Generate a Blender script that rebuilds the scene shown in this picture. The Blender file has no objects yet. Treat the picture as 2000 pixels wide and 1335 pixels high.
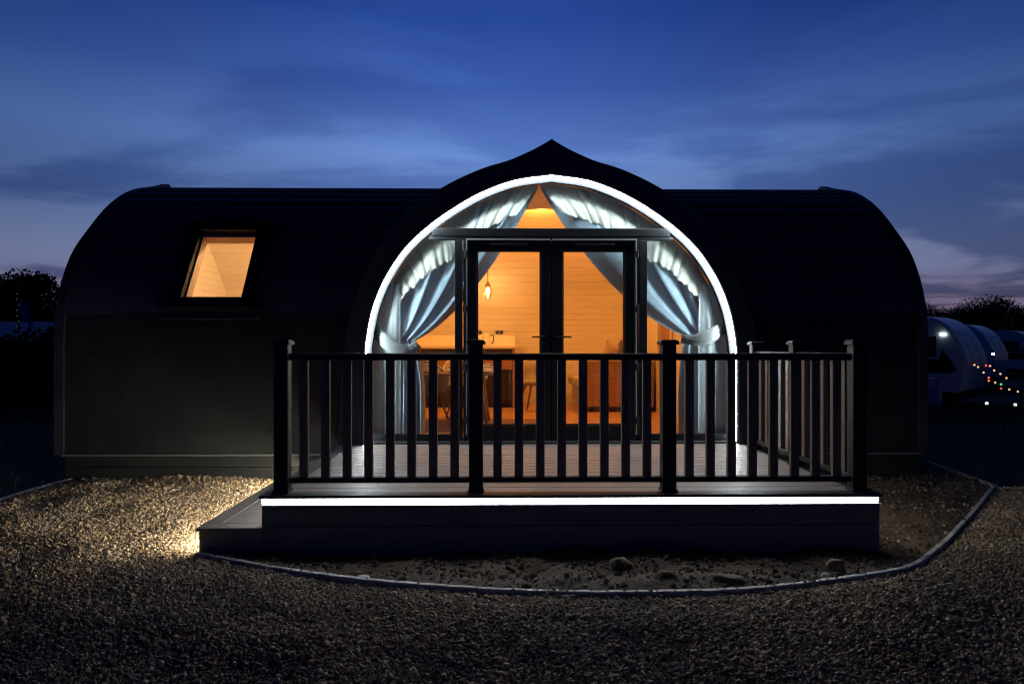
import bpy, bmesh, math, random
import numpy as np
from mathutils import Vector, Matrix
R = math.radians
random.seed(7); rng = np.random.default_rng(11)
scene = bpy.context.scene
col = scene.collection

# ---------------------------------------------------------------- camera
cam_d = bpy.data.cameras.new("camera"); cam = bpy.data.objects.new("camera", cam_d); col.objects.link(cam)
cam.location = (0, 0, 1.45); cam.rotation_euler = (R(90), 0, -math.atan(0.015))
cam_d.sensor_width = 36; cam_d.lens = 1333 / 2000 * 36; cam_d.shift_y = 7.5 / 2000
cam_d.clip_start = 0.05; cam_d.clip_end = 2000
scene.camera = cam
scene.view_settings.view_transform = 'Standard'; scene.view_settings.look = 'None'
scene.view_settings.exposure = 0; scene.view_settings.gamma = 1
scene.cycles.max_bounces = 8; scene.cycles.diffuse_bounces = 4; scene.cycles.transparent_max_bounces = 16
scene.cycles.sample_clamp_indirect = 3; scene.cycles.use_denoising = True
scene.cycles.filter_width = 1.2; scene.cycles.caustics_reflective = False; scene.cycles.caustics_refractive = False
LED = 30.0; LED_STEP = 175.0; LED_RIGHT = 26.0; LED_ARCH = 165.0; WARM = 1.0; SKY = 1.0

# ---------------------------------------------------------------- dusk sky
world = bpy.data.worlds.new("World"); scene.world = world; world.use_nodes = True
nt = world.node_tree; N = nt.nodes; L = nt.links; N.clear()
def nd(t, **k):
    n = N.new(t)
    for a, v in k.items(): setattr(n, a, v)
    return n
def mth(op, a, b=None, c=None, clamp=False):
    n = nd('ShaderNodeMath', operation=op); n.use_clamp = clamp
    for i, v in enumerate((a, b, c)):
        if v is None: continue
        if isinstance(v, (int, float)): n.inputs[i].default_value = v
        else: L.new(v, n.inputs[i])
    return n.outputs[0]
def ramp(fac, pts, interp='LINEAR'):
    n = nd('ShaderNodeValToRGB'); n.color_ramp.interpolation = interp
    el = n.color_ramp.elements
    while len(el) > 1: el.remove(el[0])
    el[0].position = pts[0][0]; el[0].color = (*pts[0][1], 1)
    for p, c in pts[1:]:
        e = el.new(p); e.color = (*c, 1)
    L.new(fac, n.inputs[0]); return n.outputs[0]
def mix(fac, a, b, bt='MIX'):
    n = nd('ShaderNodeMix', data_type='RGBA', blend_type=bt)
    if isinstance(fac, (int, float)): n.inputs[0].default_value = fac
    else: L.new(fac, n.inputs[0])
    for i, v in ((6, a), (7, b)):
        if isinstance(v, tuple): n.inputs[i].default_value = (*v, 1)
        else: L.new(v, n.inputs[i])
    return n.outputs[2]
tc = nd('ShaderNodeTexCoord'); sp = nd('ShaderNodeSeparateXYZ'); L.new(tc.outputs['Generated'], sp.inputs[0])
sx, sy, sz = sp.outputs
grad = ramp(mth('MAXIMUM', sz, 0.0), [(0.0, (.20, .12, .155)), (.05, (.20, .14, .21)), (.085, (.175, .170, .285)), (.13, (.20, .245, .42)), (.19, (.160, .250, .53)),
      (.27, (.155, .285, .68)), (.35, (.064, .145, .49)), (.43, (.026, .080, .36)), (.7, (.010, .028, .12)), (1.0, (.003, .008, .03))])
# azimuth: the west (behind the pod) still glows, the far sides and the sky behind the camera are nearly night
az = mth('DIVIDE', sx, mth('MAXIMUM', mth('SQRT', mth('ADD', mth('MULTIPLY', sx, sx), mth('MULTIPLY', sy, sy))), .001))
side = mth('MULTIPLY', mth('SUBTRACT', az, .0), mth('SUBTRACT', az, .0))
side = mth('DIVIDE', 1.0, mth('ADD', 1.0, mth('MULTIPLY', side, mth('MINIMUM', 4.2, mth('MAXIMUM', .8, mth('MULTIPLY', mth('SUBTRACT', sz, .08), 30.0))))))
back = mth('MULTIPLY_ADD', sy, 1.6, -.12, clamp=True)
back = mth('MULTIPLY_ADD', back, .900, .100)
# cloud sheets, projected on a high plane
zc = mth('ADD', mth('MAXIMUM', sz, 0.0), .07)
cb = nd('ShaderNodeCombineXYZ'); L.new(mth('DIVIDE', sx, zc), cb.inputs[0]); L.new(mth('DIVIDE', sy, zc), cb.inputs[1])
mp = nd('ShaderNodeMapping'); mp.inputs['Scale'].default_value = (.55, .80, 1); mp.inputs['Rotation'].default_value = (0, 0, R(-14)); mp.inputs['Location'].default_value = (9.4, 8.8, 0)
L.new(cb.outputs[0], mp.inputs[0])
n1 = nd('ShaderNodeTexNoise'); n1.inputs['Scale'].default_value = 1.0; n1.inputs['Detail'].default_value = 8; n1.inputs['Roughness'].default_value = .55; n1.inputs['Distortion'].default_value = .6
L.new(mp.outputs[0], n1.inputs['Vector'])
n2 = nd('ShaderNodeTexNoise'); n2.inputs['Scale'].default_value = .28; n2.inputs['Detail'].default_value = 3
L.new(mp.outputs[0], n2.inputs['Vector'])
cl = mth('ADD', mth('MULTIPLY', n1.outputs[0], .55), mth('MULTIPLY', n2.outputs[0], .45))
cmask = ramp(cl, [(0, (0, 0, 0)), (.435, (0, 0, 0)), (.53, (1, 1, 1))], 'EASE')
lmask = ramp(cl, [(0, (1, 1, 1)), (.36, (.7, .7, .7)), (.49, (0, 0, 0))], 'EASE')
low = mth('SUBTRACT', 1.0, mth('MULTIPLY', sz, 1.5), clamp=True)
dark = mix(mth('MULTIPLY', cmask, mth('MULTIPLY', low, .95)), grad, mix(1.0, grad, (.27, .38, .58), 'MULTIPLY'))
lite = mix(mth('MULTIPLY', lmask, mth('MULTIPLY', mth('SUBTRACT', 1.0, mth('MULTIPLY', sz, 3.6), clamp=True), .6)), dark, (.19, .27, .50))
skycol = mix(1.0, lite, (1, 1, 1), 'MULTIPLY')
tint = mix(side, (.0, .05, .14), (1, 1, 1)); tint2 = mix(mth('MULTIPLY_ADD', sy, 1.6, -.12, clamp=True), (.048, .096, .21), (1, 1, 1))
vm = nd('ShaderNodeMix', data_type='RGBA', blend_type='MULTIPLY'); vm.inputs[0].default_value = 1; L.new(mix(1.0, skycol, tint, 'MULTIPLY'), vm.inputs[6]); L.new(tint2, vm.inputs[7])
nish = nd('ShaderNodeTexSky'); nish.sky_type = 'NISHITA'; nish.sun_disc = False; nish.sun_elevation = R(-2.5); nish.sun_rotation = R(10)
bg1 = nd('ShaderNodeBackground'); L.new(vm.outputs[2], bg1.inputs[0]); bg1.inputs[1].default_value = SKY
bg2 = nd('ShaderNodeBackground'); L.new(nish.outputs[0], bg2.inputs[0]); bg2.inputs[1].default_value = .003
ad = nd('ShaderNodeAddShader'); L.new(bg1.outputs[0], ad.inputs[0]); L.new(bg2.outputs[0], ad.inputs[1])
wo = nd('ShaderNodeOutputWorld'); L.new(ad.outputs[0], wo.inputs[0])

# ---------------------------------------------------------------- materials
def mat(name, base, rough=.6, metal=0, spec=.5, var=0, vscale=8, bump=0, bscale=60, stretch=(1, 1, 1), trans=0):
    m = bpy.data.materials.new(name); m.use_nodes = True; t = m.node_tree
    b = t.nodes['Principled BSDF']
    b.inputs['Base Color'].default_value = (*base, 1); b.inputs['Roughness'].default_value = rough
    b.inputs['Metallic'].default_value = metal; b.inputs['Specular IOR Level'].default_value = spec
    if var or bump:
        c = t.nodes.new('ShaderNodeTexCoord'); mpn = t.nodes.new('ShaderNodeMapping'); mpn.inputs['Scale'].default_value = stretch
        t.links.new(c.outputs['Object'], mpn.inputs[0])
    if var:
        n = t.nodes.new('ShaderNodeTexNoise'); n.inputs['Scale'].default_value = vscale; n.inputs['Detail'].default_value = 6
        t.links.new(mpn.outputs[0], n.inputs['Vector'])
        r = t.nodes.new('ShaderNodeValToRGB'); t.links.new(n.outputs[0], r.inputs[0])
        r.color_ramp.elements[0].position = .3; r.color_ramp.elements[1].position = .7
        r.color_ramp.elements[0].color = (*[x * (1 - var) for x in base], 1); r.color_ramp.elements[1].color = (*[min(1, x * (1 + var)) for x in base], 1)
        t.links.new(r.outputs[0], b.inputs['Base Color'])
        mr = t.nodes.new('ShaderNodeMapRange'); mr.inputs['To Min'].default_value = max(0, rough - .12); mr.inputs['To Max'].default_value = min(1, rough + .12)
        t.links.new(n.outputs[0], mr.inputs[0]); t.links.new(mr.outputs[0], b.inputs['Roughness'])
    if bump:
        n = t.nodes.new('ShaderNodeTexNoise'); n.inputs['Scale'].default_value = bscale; n.inputs['Detail'].default_value = 5
        t.links.new(mpn.outputs[0], n.inputs['Vector'])
        bp = t.nodes.new('ShaderNodeBump'); bp.inputs['Strength'].default_value = bump; bp.inputs['Distance'].default_value = .01
        t.links.new(n.outputs[0], bp.inputs['Height']); t.links.new(bp.outputs[0], b.inputs['Normal'])
    if trans:
        tr = t.nodes.new('ShaderNodeBsdfTranslucent'); tr.inputs[0].default_value = (*base, 1)
        ms = t.nodes.new('ShaderNodeMixShader'); ms.inputs[0].default_value = trans
        t.links.new(b.outputs[0], ms.inputs[1]); t.links.new(tr.outputs[0], ms.inputs[2]); t.links.new(ms.outputs[0], t.nodes['Material Output'].inputs[0])
    return m
def emis(name, c, s):
    m = bpy.data.materials.new(name); m.use_nodes = True; t = m.node_tree; t.nodes.clear()
    e = t.nodes.new('ShaderNodeEmission'); e.inputs[0].default_value = (*c, 1); e.inputs[1].default_value = s
    o = t.nodes.new('ShaderNodeOutputMaterial'); t.links.new(e.outputs[0], o.inputs[0]); return m
def glass(name, tint=(.93, .96, .95), k=1.0):
    m = bpy.data.materials.new(name); m.use_nodes = True; t = m.node_tree; t.nodes.clear()
    tr = t.nodes.new('ShaderNodeBsdfTransparent'); tr.inputs[0].default_value = (*tint, 1)
    g = t.nodes.new('ShaderNodeBsdfGlossy'); g.inputs['Roughness'].default_value = .01; g.inputs[0].default_value = (k, k, k, 1)
    lw = t.nodes.new('ShaderNodeLayerWeight'); lw.inputs[0].default_value = .5      # Schlick, the same from both sides
    f0 = t.nodes.new('ShaderNodeMath'); f0.operation = 'POWER'; f0.inputs[1].default_value = 5; t.links.new(lw.outputs['Facing'], f0.inputs[0])
    f = t.nodes.new('ShaderNodeMath'); f.operation = 'MULTIPLY_ADD'; f.inputs[1].default_value = .96; f.inputs[2].default_value = .04; t.links.new(f0.outputs[0], f.inputs[0])
    ms = t.nodes.new('ShaderNodeMixShader'); o = t.nodes.new('ShaderNodeOutputMaterial')
    t.links.new(f.outputs[0], ms.inputs[0]); t.links.new(tr.outputs[0], ms.inputs[1]); t.links.new(g.outputs[0], ms.inputs[2]); t.links.new(ms.outputs[0], o.inputs[0])
    return m
def banded(name, base, groove, axis, period, width=.06, rough=.6, bump=.6, var=.12, vs=(1, 1, 1), gdist=.006):
    """boards: dark narrow grooves every `period` metres along a world axis, plus grain"""
    m = mat(name, base, rough, var=var, vscale=6, stretch=vs); t = m.node_tree; b = t.nodes['Principled BSDF']
    g = t.nodes.new('ShaderNodeNewGeometry'); s = t.nodes.new('ShaderNodeSeparateXYZ'); t.links.new(g.outputs['Position'], s.inputs[0])
    def M(op, a, v=None):
        n = t.nodes.new('ShaderNodeMath'); n.operation = op; t.links.new(a, n.inputs[0])
        if v is not None: n.inputs[1].default_value = v
        return n.outputs[0]
    fr = M('FRACT', M('DIVIDE', s.outputs[axis], period)); gr = M('LESS_THAN', fr, width)
    src = b.inputs['Base Color'].links[0].from_socket
    mx = t.nodes.new('ShaderNodeMix'); mx.data_type = 'RGBA'; t.links.new(gr, mx.inputs[0]); t.links.new(src, mx.inputs[6]); mx.inputs[7].default_value = (*groove, 1)
    t.links.new(mx.outputs[2], b.inputs['Base Color'])
    tri = M('PINGPONG', M('DIVIDE', s.outputs[axis], period), .5); sm = M('MINIMUM', tri, width); sm2 = M('DIVIDE', sm, width)
    bp = t.nodes.new('ShaderNodeBump'); bp.inputs['Strength'].default_value = bump; bp.inputs['Distance'].default_value = gdist
    t.links.new(sm2, bp.inputs['Height']); t.links.new(bp.outputs[0], b.inputs['Normal'])
    return m
M_roof = mat('roof_tile', (.045, .052, .085), .62, var=.3, vscale=5, bump=.5, bscale=90)
M_shingle = mat('wall_shingle', (.011, .017, .019), .7, var=.25, vscale=4, bump=.3, bscale=40)
def shingle_bump(m):
    t = m.node_tree; b = t.nodes['Principled BSDF']
    g = t.nodes.new('ShaderNodeNewGeometry'); s = t.nodes.new('ShaderNodeSeparateXYZ'); c = t.nodes.new('ShaderNodeCombineXYZ')
    t.links.new(g.outputs['Position'], s.inputs[0]); t.links.new(s.outputs[0], c.inputs[0]); t.links.new(s.outputs[2], c.inputs[1])
    br = t.nodes.new('ShaderNodeTexBrick'); br.inputs['Scale'].default_value = 1; br.inputs['Brick Width'].default_value = .17
    br.inputs['Row Height'].default_value = .272; br.inputs['Mortar Size'].default_value = .004; br.offset = .37; br.squash = .8; br.squash_frequency = 3
    br.inputs['Color1'].default_value = (.7, .7, .7, 1); br.inputs['Color2'].default_value = (1, 1, 1, 1); br.inputs['Mortar'].default_value = (0, 0, 0, 1)
    br.inputs['Mortar Smooth'].default_value = .3
    t.links.new(c.outputs[0], br.inputs['Vector'])
    bp = t.nodes.new('ShaderNodeBump'); bp.inputs['Strength'].default_value = .9; bp.inputs['Distance'].default_value = .012
    old = b.inputs['Normal'].links[0].from_socket
    t.links.new(old, bp.inputs['Normal']); t.links.new(br.outputs['Color'], bp.inputs['Height']); t.links.new(bp.outputs[0], b.inputs['Normal'])
    src = b.inputs['Base Color'].links[0].from_socket
    mx = t.nodes.new('ShaderNodeMix'); mx.data_type = 'RGBA'; mx.blend_type = 'MULTIPLY'; mx.inputs[0].default_value = 1.0
    t.links.new(src, mx.inputs[6]); t.links.new(br.outputs['Color'], mx.inputs[7]); t.links.new(mx.outputs[2], b.inputs['Base Color'])
shingle_bump(M_shingle)
M_skirt = mat('skirt_board', (.012, .015, .016), .7, var=.3, vscale=4, bump=.4, bscale=30, stretch=(.2, 1, 3))
M_hood = mat('hood_sheet', (.030, .034, .050), .5, var=.25, vscale=3, bump=.2, bscale=50)
M_upvc = mat('grey_frame', (.013, .017, .022), .5, spec=.3, var=.1, vscale=3)
M_plank = banded('interior_plank', (.78, .73, .66), (.68, .61, .53), 2, .105, .06, .5, bump=.7, var=.05, vs=(.4, 1, 4))
M_floor = banded('laminate_floor', (.52, .30, .15), (.22, .11, .05), 0, .19, .03, .35, bump=.3, var=.25, vs=(4, .5, 1))
M_white = mat('white_paint', (.75, .72, .68), .45, var=.04)
M_deck = mat('deck_board', (.300, .262, .240), .42, var=.28, vscale=7, bump=.6, bscale=70, stretch=(.35, 4, 4))
M_deckedge = mat('deck_edge_board', (.060, .062, .070), .45, var=.25, vscale=7, bump=.5, bscale=70, stretch=(.5, 3, 3))
M_fascia = mat('deck_fascia', (.13, .14, .165), .55, var=.22, vscale=5, bump=.4, bscale=60, stretch=(.3, 1, 5))
M_post = mat('post_black', (.026, .029, .038), .6, spec=.25, var=.2, vscale=8, bump=.3, bscale=60, stretch=(4, 4, .4))
M_bal = mat('baluster_brown', (.19, .155, .132), .5, var=.2, vscale=9, bump=.4, bscale=80, stretch=(5, 5, .4))
M_alu = mat('aluminium', (.55, .56, .58), .3, metal=1, var=.05)
M_glass = glass('glass')
M_cur = mat('curtain_fabric', (.44, .59, .74), .85, spec=.2, var=.06, vscale=20, bump=.25, bscale=400, trans=.03)
M_cream = mat('cream_fabric', (.80, .81, .75), .85, spec=.2, var=.05, bump=.2, bscale=300, trans=.08)
M_lining = mat('lining_fabric', (.68, .76, .82), .85, spec=.2, var=.05, bump=.2, bscale=300, trans=.05)
M_tie = mat('tieback_fabric', (.42, .44, .45), .8, spec=.2, bump=.2, bscale=300)
M_led = emis('led_white', (.93, .96, 1.0), LED); M_ledstep = emis('led_step', (1.0, .86, .64), LED_STEP)
M_ledright = emis('led_right', (1.0, .93, .84), LED_RIGHT); M_ledarch = emis('led_arch', (.88, .96, 1.0), LED_ARCH)
M_warm = emis('warm_lamp', (1, .62, .25), 30 * WARM); M_spot = emis('warm_spot', (1, .74, .40), 12)
M_dark = mat('dark_cabinet', (.022, .016, .015), .5, var=.15)
M_oak = mat('oak', (.34, .20, .11), .45, var=.25, vscale=6, stretch=(1, 1, 6))
M_fabric = mat('sofa_fabric', (.40, .34, .28), .9, var=.1, vscale=30, bump=.3, bscale=200)
M_china = mat('white_china', (.85, .85, .83), .15)
M_black = mat('black_metal', (.02, .02, .02), .35, metal=.6)
M_kerb = mat('edging_timber', (.46, .46, .46), .6, var=.35, vscale=12, bump=.5, bscale=60, stretch=(1, 1, 3))
M_soil = mat('soil', (.055, .035, .020), .95, var=.55, vscale=5, bump=1.0, bscale=35)
M_gbase = mat('gravel_base', (.10, .080, .058), .95, var=.4, vscale=25, bump=1, bscale=90)
M_grass = mat('meadow', (.011, .022, .004), .95, var=.5, vscale=2, bump=1, bscale=30)
M_leaf = mat('foliage', (.030, .042, .022), .8, var=.4, vscale=.8)
M_bark = mat('bark', (.06, .045, .035), .9, var=.3)
M_van = mat('caravan_white', (.70, .76, .82), .3, var=.03)
M_vanglass = mat('caravan_window', (.02, .025, .035), .08)

# ---------------------------------------------------------------- builders
class MB:
    def __init__(s): s.v = []; s.f = []
    def add(s, vs, fs):
        o = len(s.v); s.v += [tuple(p) for p in vs]; s.f += [tuple(i + o for i in f) for f in fs]; return s
    def box(s, x0, x1, y0, y1, z0, z1):
        return s.add([(x0, y0, z0), (x1, y0, z0), (x1, y1, z0), (x0, y1, z0), (x0, y0, z1), (x1, y0, z1), (x1, y1, z1), (x0, y1, z1)],
                     [(0, 3, 2, 1), (4, 5, 6, 7), (0, 1, 5, 4), (1, 2, 6, 5), (2, 3, 7, 6), (3, 0, 4, 7)])
    def grid(s, rows, closed=False):
        n = len(rows[0]); vs = [p for r in rows for p in r]; fs = []
        for i in range(len(rows) - 1):
            for j in range(n if closed else n - 1):
                k = (j + 1) % n; fs.append((i * n + j, i * n + k, (i + 1) * n + k, (i + 1) * n + j))
        return s.add(vs, fs)
    def tube(s, pts, r, n=8, cap=True):
        pts = [Vector(p) for p in pts]; rr = r if isinstance(r, (list, tuple)) else [r] * len(pts); rows = []
        for i, p in enumerate(pts):
            d = (pts[min(i + 1, len(pts) - 1)] - pts[max(i - 1, 0)]).normalized()
            a = d.cross(Vector((0, 1, 0)));  a = d.cross(Vector((1, 0, 0))) if a.length < .1 else a
            a.normalize(); b = d.cross(a)
            rows.append([p + (a * math.cos(2 * math.pi * k / n) + b * math.sin(2 * math.pi * k / n)) * rr[i] for k in range(n)])
        o = len(s.v); s.grid(rows, True)
        if cap: s.f += [tuple(o + k for k in range(n)), tuple(o + (len(pts) - 1) * n + k for k in range(n))[::-1]]
        return s
    def lathe(s, c, prof, n=20):
        return s.grid([[(c[0] + r * math.cos(2 * math.pi * k / n), c[1] + r * math.sin(2 * math.pi * k / n), c[2] + z) for k in range(n)] for r, z in prof], True)
    def prism(s, poly, y0, y1):
        n = len(poly); return s.add([(x, y0, z) for x, z in poly] + [(x, y1, z) for x, z in poly],
            [tuple(range(n)), tuple(range(2 * n - 1, n - 1, -1))] + [(i, i + n, (i + 1) % n + n, (i + 1) % n) for i in range(n)])
    def build(s, name, m, parent=None, bevel=0, smooth=False, off=None):
        me = bpy.data.meshes.new(name)
        v = [(p[0] - off[0], p[1] - off[1], p[2] - off[2]) for p in s.v] if off else s.v
        me.from_pydata(v, [], s.f); me.validate()
        bm = bmesh.new(); bm.from_mesh(me); bmesh.ops.recalc_face_normals(bm, faces=bm.faces); bm.to_mesh(me); bm.free()
        me.materials.append(m); o = bpy.data.objects.new(name, me); col.objects.link(o)
        if parent: o.parent = parent
        if off and not parent: o.location = off
        if bevel:
            b = o.modifiers.new('bevel', 'BEVEL'); b.width = bevel; b.segments = 2; b.limit_method = 'ANGLE'
        if smooth:
            for p in me.polygons: p.use_smooth = True
        return o
def B(x0, x1, y0, y1, z0, z1): return MB().box(x0, x1, y0, y1, z0, z1)
def tag(o, label=None, cat=None, group=None, kind=None):
    if label: o['label'] = label
    if cat: o['category'] = cat
    if group: o['group'] = group
    if kind: o['kind'] = kind
    return o
def empty(name, label=None, cat=None, group=None, loc=(0, 0, 0), rz=0):
    o = bpy.data.objects.new(name, None); col.objects.link(o); o.location = loc; o.rotation_euler[2] = rz; o.empty_display_size = .1
    return tag(o, label, cat, group)
def dup(root, loc, rz=0, label=None, scale=None):
    r = root.copy(); col.objects.link(r); r.location = loc; r.rotation_euler[2] = rz
    if scale: r.scale = scale
    if label: r['label'] = label
    for ch in list(root.children):
        c = ch.copy(); col.objects.link(c); c.parent = r
        for g in list(ch.children):
            d = g.copy(); col.objects.link(d); d.parent = c
    return r

# ---------------------------------------------------------------- profiles (half width, height), bottom to top
def catmull(P, n=10):
    P = [Vector(p) for p in P]; P = [2 * P[0] - P[1]] + P + [2 * P[-1] - P[-2]]; out = []
    for i in range(1, len(P) - 2):
        for k in range(n):
            t = k / n; a, b, c, d = P[i - 1:i + 3]
            out.append(.5 * ((2 * b) + (c - a) * t + (2 * a - 5 * b + 4 * c - d) * t * t + (3 * b - a - 3 * c + d) * t ** 3))
    out.append(P[-2]); return [(p[0], p[1]) for p in out]
def wfun(prof):
    zs = np.maximum.accumulate(np.array([p[1] for p in prof])); ws = np.array([p[0] for p in prof])
    return lambda z: float(np.interp(z, zs, ws, left=ws[0], right=0.0))
def resample(prof, step=None, n=None):
    p = np.array(prof); d = np.r_[0, np.cumsum(np.hypot(*np.diff(p, axis=0).T))]
    n = n or max(2, int(round(d[-1] / step))); s = np.linspace(0, d[-1], n + 1)
    return [(float(np.interp(t, d, p[:, 0])), float(np.interp(t, d, p[:, 1]))) for t in s]
YC = 9.73; CX = .53; X0, X1 = -4.76, 4.62
BAR = catmull([(2.30, .28), (2.30, .9), (2.30, 1.4), (2.285, 1.70), (2.24, 1.95), (2.16, 2.18), (2.00, 2.47), (1.75, 2.74), (1.32, 3.13), (.86, 3.41), (.40, 3.57), (0, 3.63)])
HOOD = catmull([(2.25, .03), (2.25, .7), (2.22, 1.2), (2.14, 1.75), (1.97, 2.20), (1.70, 2.66), (1.42, 2.93), (1.16, 3.10), (.94, 3.215), (.70, 3.315), (.46, 3.385)]) + catmull([(.40, 3.41), (.22, 3.49), (.08, 3.565), (0, 3.615)], 5)
ARCH = catmull([(1.99, .41), (1.99, .9), (1.985, 1.36), (1.945, 1.66), (1.885, 1.90), (1.77, 2.17), (1.58, 2.46), (1.355, 2.685), (1.08, 2.89), (.76, 3.075), (.40, 3.21), (0, 3.27)])
HOOD = [(w * 1.006, 1.45 + (z - 1.45) * 1.014) for w, z in HOOD]
wB, wH, wA = wfun(BAR), wfun(HOOD), wfun(ARCH)
def inset(prof, d):
    out = []
    for i, p in enumerate(prof):
        a = prof[max(i - 1, 0)]; b = prof[min(i + 1, len(prof) - 1)]
        tx, tz = b[0] - a[0], b[1] - a[1]; l = math.hypot(tx, tz) or 1
        out.append((max(0, p[0] - tz / l * d), p[1] + tx / l * d))
    out[-1] = (0, out[-1][1]); out[0] = (out[0][0], prof[0][1]); return out
BIN = inset(BAR, .16); BIN[0] = (BIN[0][0], .40); wBI = wfun(BIN)
AIN = inset(ARCH, .035); wAI = wfun(AIN)

# ================================================================= THE POD
pod = empty('holiday_pod', 'dark barrel shaped holiday pod with glowing arched glass front', 'cabin', loc=(0, 7.43, 0))
def PB(mb, name, m, parent=pod, **k):   # parts are modelled in world coordinates and stored relative to the pod base
    o = mb.build(name, m, parent, **k)
    if parent is pod: o.location = (0, -7.43, 0)
    return o
WZ0, WZ1 = 1.84, 2.81; WX0, WX1 = -3.51, -2.755     # roof window opening
def shell(rows_near, wcut, zc0, zc1, x0, x1, wx0, wx1, ysign=-1, half=None):
    mb = MB()
    for (wa, za), (wb, zb) in zip(rows_near, rows_near[1:]):
        ya, yb = YC + ysign * wa, YC + ysign * wb
        segs = []
        ca, cb_ = wcut(za), wcut(zb)
        if ysign < 0 and (ca > 0 or cb_ > 0): base = [((x0, x0), (CX - ca, CX - cb_)), ((CX + ca, CX + cb_), (x1, x1))]
        else: base = [((x0, x0), (x1, x1))]
        if half is not None: base = base[half:half + 1]
        for (l, r) in base:
            if ysign < 0 and za >= zc0 - 1e-4 and zb <= zc1 + 1e-4 and l[0] == x0:
                segs += [(l, (wx0, wx0)), ((wx1, wx1), r)]
            else: segs.append((l, r))
        for (la, lb), (ra, rb) in segs:
            mb.add([(la, ya, za), (ra, ya, za), (rb, yb, zb), (lb, yb, zb)], [(0, 1, 2, 3)])
    return mb
def with_rings(prof, zs, w):
    out = list(prof)
    for z in zs: out.append((w(z), z))
    out = [p for p in out if all(abs(p[1] - z) < 1e-6 or abs(p[1] - z) > .012 for z in zs)]
    out.sort(key=lambda p: (p[1], -p[0])); return out
# wall cladding (below 1.86) and stepped roof courses
zsplit = 1.80
low_p = with_rings([p for p in resample(BAR, .12) if p[1] < zsplit], [zsplit], wB)
for hf in (0, 1): PB(shell(low_p, lambda z: wH(z) - .02, WZ0, WZ1, X0, X1, WX0, WX1, half=hf), 'wall', M_shingle)
PB(shell(low_p, lambda z: 0, 9, 9, X0, X1, 0, 0, 1), 'wall', M_shingle)
def sawtooth(prof, n):
    base = resample(prof, n=n); o2 = inset(base, -.020); out = []
    for i in range(len(base) - 1):
        (w0, z0), (w1, z1) = base[i], base[i + 1]; pw, pz = o2[i]
        out += [(w0, z0), (pw, pz + .001)]
        for k in (1, 2):
            t = k / 3; out.append((pw + (w1 - pw) * t, pz + (z1 - pz) * t + .012 * math.sin(math.pi * t)))
    out.append(base[-1]); return out
topz = [p for p in BAR if p[1] > zsplit]; prof_up = [(wB(zsplit), zsplit)] + topz
saw = sawtooth(prof_up, 12)
saw = [(w, max(z, 0)) for w, z in saw]
saw_near = []
for p in saw:
    if not saw_near or p[1] >= saw_near[-1][1] - .02: saw_near.append(p)
def ins(prof, z):
    out = []
    for a, b in zip(prof, prof[1:]):
        out.append(a)
        if (a[1] - z) * (b[1] - z) < 0:
            t = (z - a[1]) / (b[1] - a[1]); out.append((a[0] + (b[0] - a[0]) * t, z))
    out.append(prof[-1]); return out
saw_near = ins(ins(saw_near, WZ0), WZ1)
def rowfilter():
    return shell(saw_near, lambda z: max(0, wH(z) - .02) if z < 3.55 else 0, WZ0, WZ1, X0, X1, WX0, WX1)
PB(rowfilter(), 'roof', M_roof)
PB(shell(sawtooth(prof_up, 12), lambda z: 0, 9, 9, X0, X1, 0, 0, 1), 'roof', M_roof)
# ridge cap
rc = MB(); rc.prism([(0, 0)], 0, 0) if False else None
PB(MB().grid([[(x, YC - .22, 3.60), (x, YC - .10, 3.665), (x, YC, 3.685), (x, YC + .10, 3.665), (x, YC + .22, 3.60)] for x in (X0 + .05, X1 - .05)]), 'ridge_cap', M_roof)
# end walls and end trims with ogee peak
def loop(prof, f): return [f(-w, z) for w, z in prof] + [f(w, z) for w, z in prof[::-1][1:]]
for xe, sgn in ((X0, -1), (X1, 1)):
    lp = loop(resample(BAR, .15), lambda w, z: (xe - sgn * .03, YC + w, z)); PB(MB().add(lp, [tuple(range(len(lp)))]), 'end_wall', M_shingle)
    tp = inset(resample(BAR, n=34), -.03); tp = [(w, z + (.075 * max(0, 1 - w / .36) ** 1.2)) for w, z in tp]; ti = inset(resample(BAR, n=34), .10)
    rows = []
    for (w, z), (wi, zi) in zip(tp, ti):
        rows.append([(xe - .05, w, z), (xe + .05, w, z), (xe + .05, wi, zi), (xe - .05, wi, zi)])
    g = [[(x, YC - w, z) for x, w, z in r] for r in rows] + [[(x, YC + w, z) for x, w, z in r] for r in rows[::-1][1:]]
    PB(MB().grid(g, True), 'end_trim', M_hood)
# skirt boards and drip trim
for xa, xb in ((X0 + .02, CX - 2.24), (CX + 2.24, X1 - .02)):
    sk = MB()
    for k, (za, zb) in enumerate(((-.03, .128), (.134, .268))): sk.box(xa, xb, 7.475, 7.50, za, zb)
    PB(sk, 'skirt', M_skirt, bevel=.003)
    PB(B(xa, xb, 7.405, 7.44, .262, .281), 'drip_trim', M_alu if False else mat('trim_grey', (.13, .14, .14), .5), bevel=.002)
for xe in (X0 + .02, X1 - .04): PB(B(xe, xe + .02, 7.51, 11.9, -.03, .27), 'skirt', M_skirt)
PB(B(X0 + .05, X1 - .05, 7.52, 11.95, .24, .30), 'underfloor', M_skirt)
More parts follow.
